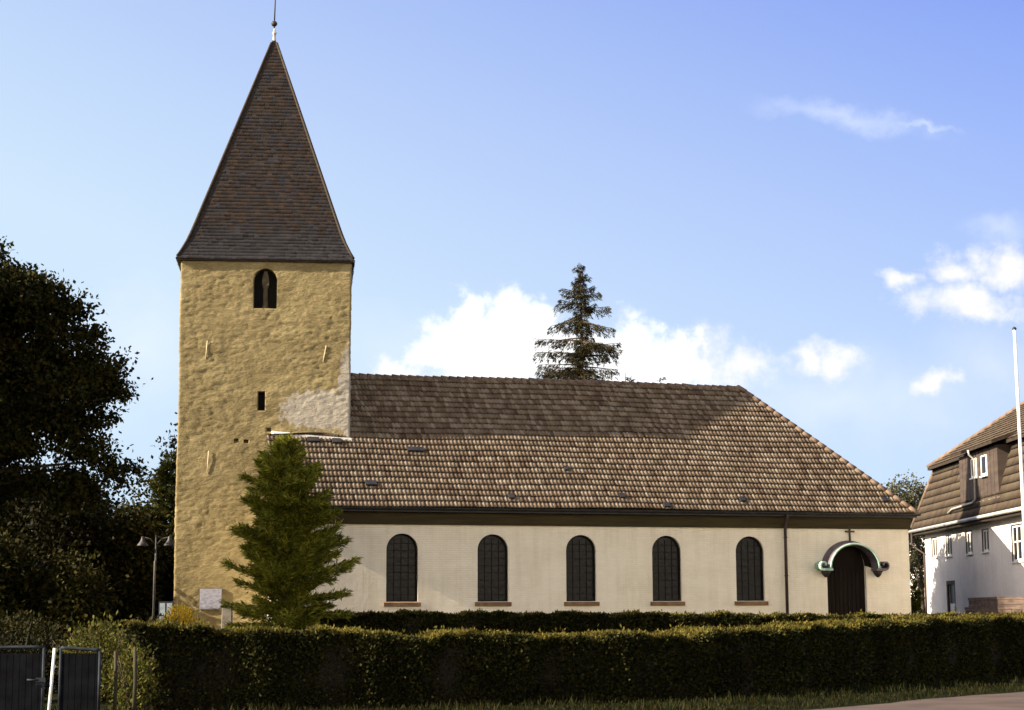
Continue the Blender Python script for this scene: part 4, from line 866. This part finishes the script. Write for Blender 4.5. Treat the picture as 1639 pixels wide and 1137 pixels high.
# gate at the left
def gate_leaf(x0, x1, arch_dir, label, lean=0.0, latch=False):
    g = empty('gate_leaf', (x1 if arch_dir > 0 else x0, 30.0, 0.0)); ox = g.location.x
    tag(g, label, 'gate', 'two leaves of the metal gate')
    zt = lambda x: 1.15+.07*math.cos((x-(-8.1))*1.1)
    fr = B(); xs = np.linspace(x0, x1, 10)
    fr.tube([(x-ox, 0, zt(x)) for x in xs], .028, 8); fr.tube([(x0-ox, 0, .09), (x1-ox, 0, .09)], .024, 8)
    for x in (x0, x1): fr.tube([(x-ox, 0, .05), (x-ox, 0, zt(x))], .026, 8)
    fr.build('frame', MT['gateedge'], g)
    br = B(); n_ = max(2, int((x1-x0)/.105))
    for k in range(1, n_): x = x0+(x1-x0)*k/n_; br.box((x-ox-.03, -.008, .1), (x-ox+.03, .008, 1.105))
    br.build('bars', MT['gate'], g)
    sh = B(); sh.box((x0-ox+.02, -.005, .1), (x1-ox-.02, .006, 1.115)); sh.build('sheet', MT['gate'], g)
    if latch:
        b_ = B(); b_.box((x1-ox-.11, -.06, .60), (x1-ox+.05, -.03, .72)); b_.tube([(x1-ox-.05, -.09, .68), (x1-ox-.24, -.10, .69)], .015, 6); b_.build('latch', MT['gateedge'], g)
    return g
gate_leaf(-9.6, -7.78, 1, 'dark metal gate leaf with lever latch at the left picture edge', latch=True)
gate_leaf(-7.50, -6.85, -1, 'narrower dark metal gate leaf between white stile and hedge')
b = B(); b.tube([(-.075, 0, -.02), (-.035, 0, .6), (0, 0, 1.2)], .026, 10); o = b.build('gate_post', MT['white']); o.location = (-7.60, 29.98, 0.0); tag(o, 'slightly leaning white metal gate post between the dark gate leaves', 'post')
for (x, y, h, lb) in ((-6.66, 30.3, 1.14, 'thin weathered wooden post nearer the gate'), (-6.42, 30.7, 1.2, 'weathered wooden post touching the hedge end')):
    b = B(); b.tube([(0, 0, -.05), (.02, 0, h*.5), (.0, 0, h)], [.036, .032, .028], 8); o = b.build('fence_post', MT['post']); o.location = (x, y, 0); tag(o, lb, 'post', 'posts beside the gate')

# ------------------------------------------------------------------ hedges
def hedge(name, pts, thick, gz, label, nleaf, leaf, cat='hedge', shoots=1.0):
    """pts (x,y,ztop) along the hedge's centre line"""
    h = empty(name, (pts[0][0], pts[0][1], 0)); tag(h, label, cat); O = np.array([pts[0][0], pts[0][1], 0])
    P = np.array(pts, float); seg = np.hypot(*(P[1:, :2]-P[:-1, :2]).T); cum_ = np.concatenate([[0], np.cumsum(seg)])
    def at(t):
        x = np.interp(t, cum_, P[:, 0]); y = np.interp(t, cum_, P[:, 1]); z = np.interp(t, cum_, P[:, 2])
        e_ = 0.3; dx = np.interp(t+e_, cum_, P[:, 0])-np.interp(t-e_, cum_, P[:, 0]); dy = np.interp(t+e_, cum_, P[:, 1])-np.interp(t-e_, cum_, P[:, 1]); l_ = np.hypot(dx, dy)
        z = z+0.035*np.sin(t*2.1)+0.03*np.sin(t*5.3+1)+0.02*np.sin(t*11)
        return x, y, z, dy/l_, -dx/l_      # outward (towards the viewer) normal
    Lh = cum_[-1]
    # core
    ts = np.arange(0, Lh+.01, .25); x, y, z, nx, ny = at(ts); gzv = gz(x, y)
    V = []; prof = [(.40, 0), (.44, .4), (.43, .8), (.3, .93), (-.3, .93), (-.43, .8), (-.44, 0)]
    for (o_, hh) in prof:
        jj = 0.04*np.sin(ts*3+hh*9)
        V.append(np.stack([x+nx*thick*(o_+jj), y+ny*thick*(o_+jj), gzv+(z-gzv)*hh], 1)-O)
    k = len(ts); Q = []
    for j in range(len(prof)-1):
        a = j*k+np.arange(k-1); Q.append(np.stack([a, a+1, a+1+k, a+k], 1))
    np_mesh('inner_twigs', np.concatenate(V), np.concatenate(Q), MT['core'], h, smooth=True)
    # leaves over face and top
    n_ = int(nleaf*Lh); t = rng.random(n_)*Lh; w = rng.random(n_); x, y, z, nx, ny = at(t); gzv = gz(x, y); Hh = z-gzv
    face = w < 0.62; rim = w > 0.90
    o_ = np.where(face, .47+.05*rng.normal(0, 1, n_), np.where(rim, .47-.12*rng.random(n_), rng.uniform(-.5, .5, n_)))
    lump = 0.05*np.sin(t*2.7+1)+0.04*np.sin(t*6.1)
    hz = np.where(face, rng.random(n_)**.85, .95+.05*rng.random(n_)); hz = np.where(rim, .88+.1*rng.random(n_), hz)
    Pp = np.stack([x+nx*thick*(o_+lump), y+ny*thick*(o_+lump), gzv+Hh*hz], 1)-O
    D = np.stack([nx*np.where(face, .9, .2), ny*np.where(face, .9, .2), np.where(face, .25, .9)], 1)
    sz = leaf*(.6+.8*rng.random(n_)); Vv, Qq = blades(Pp, D, sz, sz*.6, .8); np_mesh('foliage', Vv, Qq, MT['hedge'], h)
    # shoots along the top, paler to paint the sun on them
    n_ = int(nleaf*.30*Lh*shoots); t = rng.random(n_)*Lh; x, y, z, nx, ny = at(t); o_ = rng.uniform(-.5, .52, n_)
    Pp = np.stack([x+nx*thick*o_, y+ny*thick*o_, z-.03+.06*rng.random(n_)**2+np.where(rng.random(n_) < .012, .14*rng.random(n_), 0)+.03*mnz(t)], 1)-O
    D = np.stack([nx*.15, ny*.15, np.full(n_, .9)], 1); sz = leaf*(.7+.9*rng.random(n_)); Vv, Qq = blades(Pp, D, sz, sz*.45, .7); np_mesh('lit_top_shoots', Vv, Qq, MT['hedgetop'], h)
    return h
def mnz(t): return np.sin(t*3.3)+np.sin(t*8.7+2)
hedge('clipped_hedge', [(-7.15, 33.45, 1.50), (-6.9, 33.5, 1.50), (-4.7, 34.1, 1.42), (-1.5, 35.0, 1.30), (2.25, 36.6, 1.25), (5.8, 40, 1.36), (9.8, 45, 1.49), (13.9, 49.2, 1.56), (20, 54.5, 1.6)], 1.2, ground_z,
      'long dark clipped hedge running across the foreground beside the road', 5600, .066)
h2 = [ch2w(u, -3.3) for u in (-11.3, -6, 0, 5, 9, 15.5)]
hedge('boundary_hedge', [(h2[0][0], h2[0][1], 1.78), (h2[1][0], h2[1][1], 1.74), (h2[2][0], h2[2][1], 1.70), (h2[3][0], h2[3][1], 1.64), (h2[4][0], h2[4][1], 1.58), (h2[5][0], h2[5][1], 1.58)], 1.0, ground_z,
      'lower dark hedge directly in front of the white nave wall', 1700, .10, shoots=.5)

# ------------------------------------------------------------------ trees and shrubs
def broad_tree(name, loc, label, cat, clumps, trunk_top, r0, limbs, nper, leaf, mat, group=None, sub=22, csig=.28, shell=.5):
    t = empty(name, loc); tag(t, label, cat, group)
    trunk_mesh('trunk', (0, 0, -.1), trunk_top, r0, r0*.3, limbs, t)
    crown('crown', clumps, nper, leaf, mat, t, sub, csig, shell)
    return t
def TL(x, z, ox, oz, y=0.0): return (x-ox, y, z-oz)
# the big dark tree at the left edge (outline given by its own boughs)
tx, tz = -18.6, 0.6
cl = []
TS = lambda q: [(x*.95-.22, y*.95, z*.955-.12, a*.93, b*.93, c_*.93) for (x, y, z, a, b, c_) in q]
for (x, z, r_) in ((-16.6, 12.6, 1.5), (-15.2, 12.2, 1.25), (-14.2, 11.7, 1.1), (-13.6, 10.6, 1.1), (-12.6, 9.7, .95), (-12.1, 9.15, .6), (-13.3, 8.9, 1.1), (-12.9, 8.0, .8), (-13.2, 7.5, .9), (-12.2, 7.0, .55), (-11.8, 6.65, .45), (-12.7, 6.1, .55), (-13.6, 6.5, .8),
                   (-14.6, 6.3, .7), (-14.8, 9.6, 1.6), (-15.0, 7.9, 1.4), (-16.8, 10.4, 2.0), (-16.6, 7.6, 1.7), (-18.8, 12.4, 2.2), (-18.6, 9.0, 2.3), (-20.8, 11.4, 2.4), (-21.6, 8.4, 2.2), (-16.4, 6.1, 1.0), (-18.4, 6.2, 1.4), (-20.8, 6.2, 1.2), (-19.3, 14.2, 1.5), (-17.6, 13.4, 1.3)):
    for k in range(2 if r_ > .9 else 1):
        cl.append((x-tx+rng.normal(0, .1), rng.normal(0, 1.0 if k else .3), z-tz+rng.normal(0, .1), r_*.98, r_*1.2, r_*.72))
for (x, z, r_) in ((-14.9, 13.05, .28), (-14.25, 12.75, .3), (-13.75, 12.45, .3), (-13.05, 11.95, .32), (-12.45, 11.0, .35), (-11.95, 10.05, .33), (-11.62, 9.35, .28), (-11.45, 8.95, .22), (-12.1, 8.35, .3), (-11.25, 6.6, .25), (-11.6, 6.35, .25), (-12.4, 5.7, .3), (-13.3, 5.75, .4), (-16.0, 13.75, .5)):
    cl.append((x-tx, rng.normal(0, .3), z-tz, r_*1.5, r_*1.5, r_))
for (y, z, r_) in ((-3.5, 9, 2.2), (3.5, 9, 2.2), (-3, 12, 1.8), (3, 12, 1.8), (-3, 6.5, 1.6), (3.2, 6.5, 1.6)):
    for x in (-19.5, -16.8): cl.append((x-tx, y, z-tz, r_, r_, r_*.8))
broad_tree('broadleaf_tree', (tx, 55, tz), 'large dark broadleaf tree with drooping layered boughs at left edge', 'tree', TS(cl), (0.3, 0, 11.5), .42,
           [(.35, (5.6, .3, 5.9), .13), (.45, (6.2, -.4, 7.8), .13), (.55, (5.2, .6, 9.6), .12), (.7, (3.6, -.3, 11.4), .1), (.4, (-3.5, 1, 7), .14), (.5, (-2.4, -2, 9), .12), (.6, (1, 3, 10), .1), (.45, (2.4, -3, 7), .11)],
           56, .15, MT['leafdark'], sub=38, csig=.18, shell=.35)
# thicket of smaller trees behind it
def bushy(loc, w, h, label, mat, nper=26, leaf=.17, name='bushy_tree', group='dark trees left of the tower', y=1.0, n=9):
    cl_ = []
    for k in range(n):
        a = rng.random()*2*math.pi; rr = rng.random()**.6*w*.55; z = h*(.22+.60*rng.random()); f = 1-.45*abs(z/h-.45)
        cl_.append((math.cos(a)*rr*f, math.sin(a)*rr*f*y, z, w*.42*f, w*.42*f*y, h*.19))
    cl_ += [(0, 0, h*.82, w*.42, w*.42*y, h*.18), (0, 0, h*.45, w*.72, w*.7*y, h*.36), (0, 0, h*.14, w*.7, w*.7*y, h*.16)]
    return broad_tree(name, loc, label, 'tree' if 'tree' in name else 'shrub', cl_, (0, 0, h*.75), max(.05, h*.02), [(.4, (w*.4, 0, h*.6), h*.008), (.5, (-w*.4, .3, h*.7), h*.008)], nper, leaf, mat, group, shell=.55)
def gz1(x, y): return float(ground_z(np.array(x), np.array(y)))
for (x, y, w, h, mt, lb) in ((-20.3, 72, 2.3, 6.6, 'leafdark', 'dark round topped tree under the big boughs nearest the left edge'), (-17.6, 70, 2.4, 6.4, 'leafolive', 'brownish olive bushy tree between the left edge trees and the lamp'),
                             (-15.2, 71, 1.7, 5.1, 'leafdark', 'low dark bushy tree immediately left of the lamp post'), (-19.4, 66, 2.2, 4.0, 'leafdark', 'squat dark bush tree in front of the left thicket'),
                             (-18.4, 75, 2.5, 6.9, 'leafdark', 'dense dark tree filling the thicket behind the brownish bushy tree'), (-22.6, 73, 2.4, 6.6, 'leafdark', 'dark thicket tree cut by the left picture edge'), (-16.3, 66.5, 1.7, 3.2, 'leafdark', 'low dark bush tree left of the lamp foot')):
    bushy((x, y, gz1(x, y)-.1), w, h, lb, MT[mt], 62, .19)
bushy((-13.9, 74, .9), 1.5, 4.3, 'small yellowish olive tree behind the lamp shades', MT['leafolive'], 50, .16)
bushy((-17.3, 86, .9), 2.6, 8.0, 'dark tree farther back whose crown tops the left thicket', MT['leafdark'], 24, .2)
t_ = broad_tree('bushy_tree', (-15.2, 88, .9), 'tall thin tree whose tip shows beside the tower edge', 'tree', [(-1.55, 0, 9.1, .55, .6, .45), (-.6, 0, 9.2, 1.0, 1, .9), (-.9, .2, 8.0, .8, .8, .7), (0, 0, 7, 1.3, 1.3, 1.2), (0, 0, 5, 1.4, 1.4, 1.5), (0, 0, 10.2, 1.1, 1.1, 1)], (0, 0, 10), .16, [(.6, (-1.4, 0, 9), .05)], 26, .2, MT['leafolive'], 'dark trees left of the tower')

def conifer(name, loc, label, h, prof, nbr, mat, cat='conifer', elev=(15, 35), droop=0.0, leaf=(.16, .035), dens=34, r0=.1, zmin=.06, hang=0.0, group=None, extra=None, bare=0.12, wspread=.09, jitl=(.7, .45), exmul=1.0):
    """prof(z/h) -> branch length; sprays of needles along curved branches"""
    t = empty(name, loc); tag(t, label, cat, group)
    tb = B(); tb.tube([(0, 0, -.1), (.02, 0, h*.4), (0, .02, h*.75), (0, 0, h)], [r0, r0*.7, r0*.35, .012], 8)
    PP = []; DD = []
    br = []
    for k in range(nbr):
        f = zmin+(1-zmin)*((k+rng.random())/nbr)**1.0; br.append((f*h, rng.random()*2*math.pi, prof(f)*(jitl[0]+jitl[1]*rng.random()), R(rng.uniform(*elev))))
    if extra: br += extra
    for bi, (z, az, ln, el) in enumerate(br):
        if ln < .08: ln = .08
        d = np.array([math.cos(az)*math.cos(el), math.sin(az)*math.cos(el), math.sin(el)]); n_ = max(6, int(ln*dens*(exmul if bi >= nbr else 1)))
        tt = bare+(1-bare)*rng.random(n_)**.8; base = np.array([0, 0, z])
        c_ = base+d*(tt*ln)[:, None]; c_[:, 2] -= droop*ln*(tt**1.5)*(1-.45*tt)*1.6
        side = np.array([-d[1], d[0], 0]); wd = wspread*ln+.05
        off = rng.normal(0, 1, n_)*wd*(1.15-tt)
        c_ = c_+side*off[:, None]; tw_ = np.abs(np.sin(tt*ln*9.0+z*5))
        c_[:, 2] += rng.normal(0, .035, n_)-hang*rng.random(n_)**1.4*np.minimum(ln, 1.6)*.42*(.35+.65*tw_)
        dd = d[None, :]*.9+side[None, :]*np.sign(off)[:, None]*.55; dd[:, 2] -= hang*1.3
        PP.append(c_); DD.append(dd)
        k4 = [0, .35, .7, 1.0]; tb.tube([tuple(base+d*ln*q+np.array([0, 0, -droop*ln*(q**1.5)*(1-.45*q)*1.6])) for q in k4], [r0*.22*(1-.8*q)*min(1, ln) for q in k4], 4, caps=False)
    tb.build('trunk', MT['bark'], t)
    P_ = np.concatenate(PP); D_ = np.concatenate(DD); rep = 3
    P_ = np.repeat(P_, rep, 0)+rng.normal(0, .03, (len(P_)*rep, 3)); D_ = np.repeat(D_, rep, 0); n_ = len(P_)
    V, Q = blades(P_, D_, leaf[0]*(.6+.8*rng.random(n_)), leaf[1]*(.7+.6*rng.random(n_)), .38)
    np_mesh('crown', V, Q, mat, t)
    return t
# wispy conifer in front of the tower
pr = [(0, 1.5), (.1, 2.0), (.2, 2.35), (.32, 2.6), (.45, 2.6), (.55, 2.45), (.63, 2.2), (.72, 1.9), (.8, 1.6), (.88, 1.1), (.95, .6), (1, .2)]
def prof_y(f):
    return float(np.interp(f, [a for a, _ in pr], [b_ for _, b_ in pr]))
conifer('conifer', (-7.85, 62.0, .9), 'feathery green conifer standing in front of the ochre tower', 6.9, prof_y, 250, MT['needle'], 'conifer', (22, 58), .34, (.24, .038), 70, .10, .015, wspread=.15, jitl=(.35, .72), hang=.15,
        extra=[(2.0, .1, 2.95, R(34)), (2.7, -.2, 2.6, R(34)), (1.3, .3, 2.4, R(26)), (2.8, .5, 2.5, R(38)), (.8, -.1, 2.4, R(20)), (3.6, .2, 1.9, R(40)), (2.9, math.pi, 2.4, R(42)), (1.9, math.pi+.3, 2.5, R(36)), (1.0, math.pi-.2, 2.4, R(24)), (.5, math.pi, 2.1, R(18))])
# spruce behind the nave
def prof_s(f): return float(np.interp(f, [0, .5, .62, .70, .735, .78, .84, .88, .91, .95, .985, 1.0], [3.0, 2.5, 1.9, 1.2, .7, .62, .68, .5, .42, .62, .45, .2]))
ex = [(16.3, math.pi*.98, 2.5, R(10)), (16.1, .04, 2.1, R(2)), (15.6, math.pi*1.05, 2.6, R(8)), (15.5, -.1, 1.9, R(8)), (17.5, math.pi, 1.75, R(-6)), (17.3, .0, 1.75, R(-4)), (17.3, 2.5, 1.2, R(-4)), (18.35, math.pi, 1.4, R(4)), (18.0, .05, 1.6, R(14)), (18.2, 1.0, 1.0, R(10)), (18.9, math.pi, 1.15, R(22)), (18.7, 0, 1.1, R(20)),
      (15.0, math.pi*.9, 2.5, R(10)), (14.9, .2, 2.0, R(4)), (14.6, 2.6, 2.4, R(10)), (14.3, math.pi, 2.5, R(16)), (16.2, -.9, 1.7, R(0)), (15.8, 2.0, 1.8, R(0)), (16.0, .25, 2.2, R(14))]
ex = [(z-.95+q*rng.uniform(-.28, .28), a+q*rng.uniform(-.8, .8), l_*(1-q*rng.uniform(.1, .5)), e_+q*rng.uniform(-.2, .28)) for (z, a, l_, e_) in ex for q in (0, 1)]
conifer('spruce', (3.75, 95, .95), 'tall ragged spruce rising behind the nave roof', 19.6, prof_s, 260, MT['spruce'], 'conifer', (-12, 26), .14, (.20, .034), 58, .26, .25, hang=.8, extra=ex, bare=.0, wspread=.05, jitl=(.3, .75), exmul=1.35)
for (x, y, z, lb) in ((5.1, 94, 14.6, 'spruce top just showing above the ridge beside the ragged spruce'), (6.15, 96, 14.7, 'smaller spruce tip above the ridge farther right'), (8.15, 97, 14.65, 'slanting conifer tip peeping over the ridge near its right end')):
    conifer('spruce', (x, y, .95), lb, z-.95, lambda f: 2.6*(1-f)+.22, 26, MT['spruce'], 'conifer', (0, 30), .1, (.28, .06), 26, .15, .35, hang=.3, group='spruce tips behind the nave', bare=.05)
# conifer beside the tower's left edge, behind
conifer('conifer', (-15.3, 80, .95), 'dark green conifer half hidden behind the left edge of the tower', 7.9, lambda f: 2.6*(1-f)**.8+.15, 210, MT['needledark'], 'conifer', (5, 35), .1, (.26, .06), 42, .14, .04, wspread=.12)
conifer('conifer', (-17.2, 79, .95), 'low green conifer in the sky gap between thicket and tower', 5.6, lambda f: 1.9*(1-f)**.8+.12, 150, MT['needledark'], 'conifer', (5, 35), .1, (.24, .06), 40, .12, .04, wspread=.12)
# tree in the gap by the house
broad_tree('broadleaf_tree', (23.4, 103, .95), 'grey green tree seen in the gap between nave roof and house roof', 'tree', [(-.6, 0, 7.7, 1.1, 1.1, .85), (-1.5, 0, 7.2, .8, .9, .55), (.3, .2, 6.7, 1.1, 1.2, .9), (-.6, 0, 6.0, 1.2, 1.2, 1.1), (.2, 0, 4.8, 1.3, 1.3, 1.1), (-1.8, 0, 6.1, .8, .8, .6), (0, 0, 3.2, 1.4, 1.4, 1.3)], (-.2, 0, 7.3), .16, [(.6, (-1.4, 0, 7), .06)], 64, .17, MT['leafgrey'], sub=26)
broad_tree('broadleaf_tree', (15.6, 84.7, .95), 'round leafy tree behind the nave end, casting the curved shadow on the house wall', 'tree', [(0, 0.2, 4.1, 2.3, 4.0, 2.8), (0, 0.5, 3.2, 2.3, 4.6, 2.3), (0, -1.2, 4.4, 1.8, 2, 2.2), (0, 1.4, 3.3, 1.8, 2.4, 2), (0, 0, 1.8, 2, 3.6, 1.6), (0, .3, 3.6, 1.6, 2.6, 2), (0, -1.7, 5.6, 1.4, 1.8, 1.55)], (0, 0, 5), .18, [(.5, (0, 2, 4.4), .06), (.5, (0, -2, 4.6), .06)], 120, .24, MT['leafolive'], sub=26, csig=.16, shell=.2)
conifer('shrub', (18.75, 84, .9), 'dark pointed shrub at the foot of the gap between church and house', 2.2, lambda f: .55*(1-f)+.06, 60, MT['needle'], 'shrub', (25, 60), 0, (.15, .05), 60, .04)
# shrubs by the tower and the gate
def shrub(name, loc, w, h, label, mat, n=1500, leaf=.1, group=None):
    t = empty(name, loc); tag(t, label, 'shrub', group)
    b_ = B()
    for k in range(9):
        a = rng.random()*6.28; b_.tube([(0, 0, -.05), (math.cos(a)*w*.25, math.sin(a)*w*.25, h*.5), (math.cos(a)*w*.45, math.sin(a)*w*.45, h*.9)], [.02, .014, .005], 5)
    b_.build('stems', MT['bark'], t)
    d = ball(n); rr = .35+.65*rng.random(n)**.5; P_ = d*rr[:, None]*np.array([w*.5, w*.5, h*.5])+np.array([0, 0, h*.5])
    P_ = P_+np.repeat(rng.normal(0, .09, (n//10+1, 3)), 10, 0)[:n]
    D_ = d*.5+np.array([0, 0, .5]); sz = leaf*(.6+.8*rng.random(n)); V, Q = blades(P_, D_, sz, sz*.5, .7); np_mesh('foliage', V, Q, mat, t)
    return t
shrub('flowering_shrub', (-10.95, 59.5, .85), 1.0, 1.2, 'bright yellow shrub at the left foot of the tower', MT['yellow'], 1500, .1)
shrub('shrub', (-11.6, 60.5, .85), .9, .85, 'yellow green shrub between notice board and yellow shrub', MT['lime'], 900, .1)
shrub('shrub', (-8.25, 36.5, 0), 1.7, 1.62, 'bright green bush behind the narrower gate leaf', MT['lime'], 4200, .09)
shrub('shrub', (-10.1, 37, 0), 2.0, 1.35, 'brownish green bush behind the gate at the left picture edge', MT['leafolive'], 3600, .09)
shrub('shrub', (-9.2, 40, 0), 2.2, 1.35, 'dark low bush farther behind the gate', MT['leafdark'], 3600, .1)
shrub('shrub', (-11.4, 41.5, 0), 2.6, 1.75, 'tall dark shrub at the back of the gate entrance', MT['leafdark'], 5200, .1)
shrub('shrub', (-8.6, 43.5, 0), 2.6, 1.6, 'dark shrub between the gate entrance and the hedge end', MT['leafdark'], 5200, .1)
shrub('shrub', (-12.9, 45, 0), 2.8, 1.7, 'dark shrub under the big tree behind the gate', MT['leafdark'], 5200, .11)
shrub('shrub', (-6.75, 32.2, 0), .8, 1.15, 'yellowish green bush between the weathered posts and the hedge end', MT['lime'], 1600, .075)

# ------------------------------------------------------------------ grass
def grass():
    n_ = 60000; X = rng.uniform(-11, 16, n_); Y = rng.uniform(29, 50, n_)
    side = (X-E0[0])*EN[0]+(Y-E0[1])*EN[1]
    hx = np.interp(X, [-7, -1.5, 2.25, 5.8, 9.8, 14, 20], [33.2, 34.6, 36.2, 39.4, 44.4, 48.6, 54])
    keep = (side < -.02+.12*rng.normal(0, 1, n_)) & (Y < hx)
    X, Y = X[keep], Y[keep]; n_ = len(X); Z = ground_z(X, Y); P_ = np.stack([X, Y, Z], 1)
    hgt = (.05+.09*rng.random(n_)**2)*(1+.8*(np.sin(X*1.7)*np.sin(Y*1.3) > .3)); D_ = np.tile(np.array([0, 0, 1.0]), (n_, 1))
    V, Q = blades(P_, D_, hgt, .014+.012*rng.random(n_), .35)
    o = np_mesh('grass', V, Q, MT['grass']); tag(o, 'short dark verge grass between hedge and road', 'grass', kind='stuff')
grass()
bpy.context.view_layer.update()
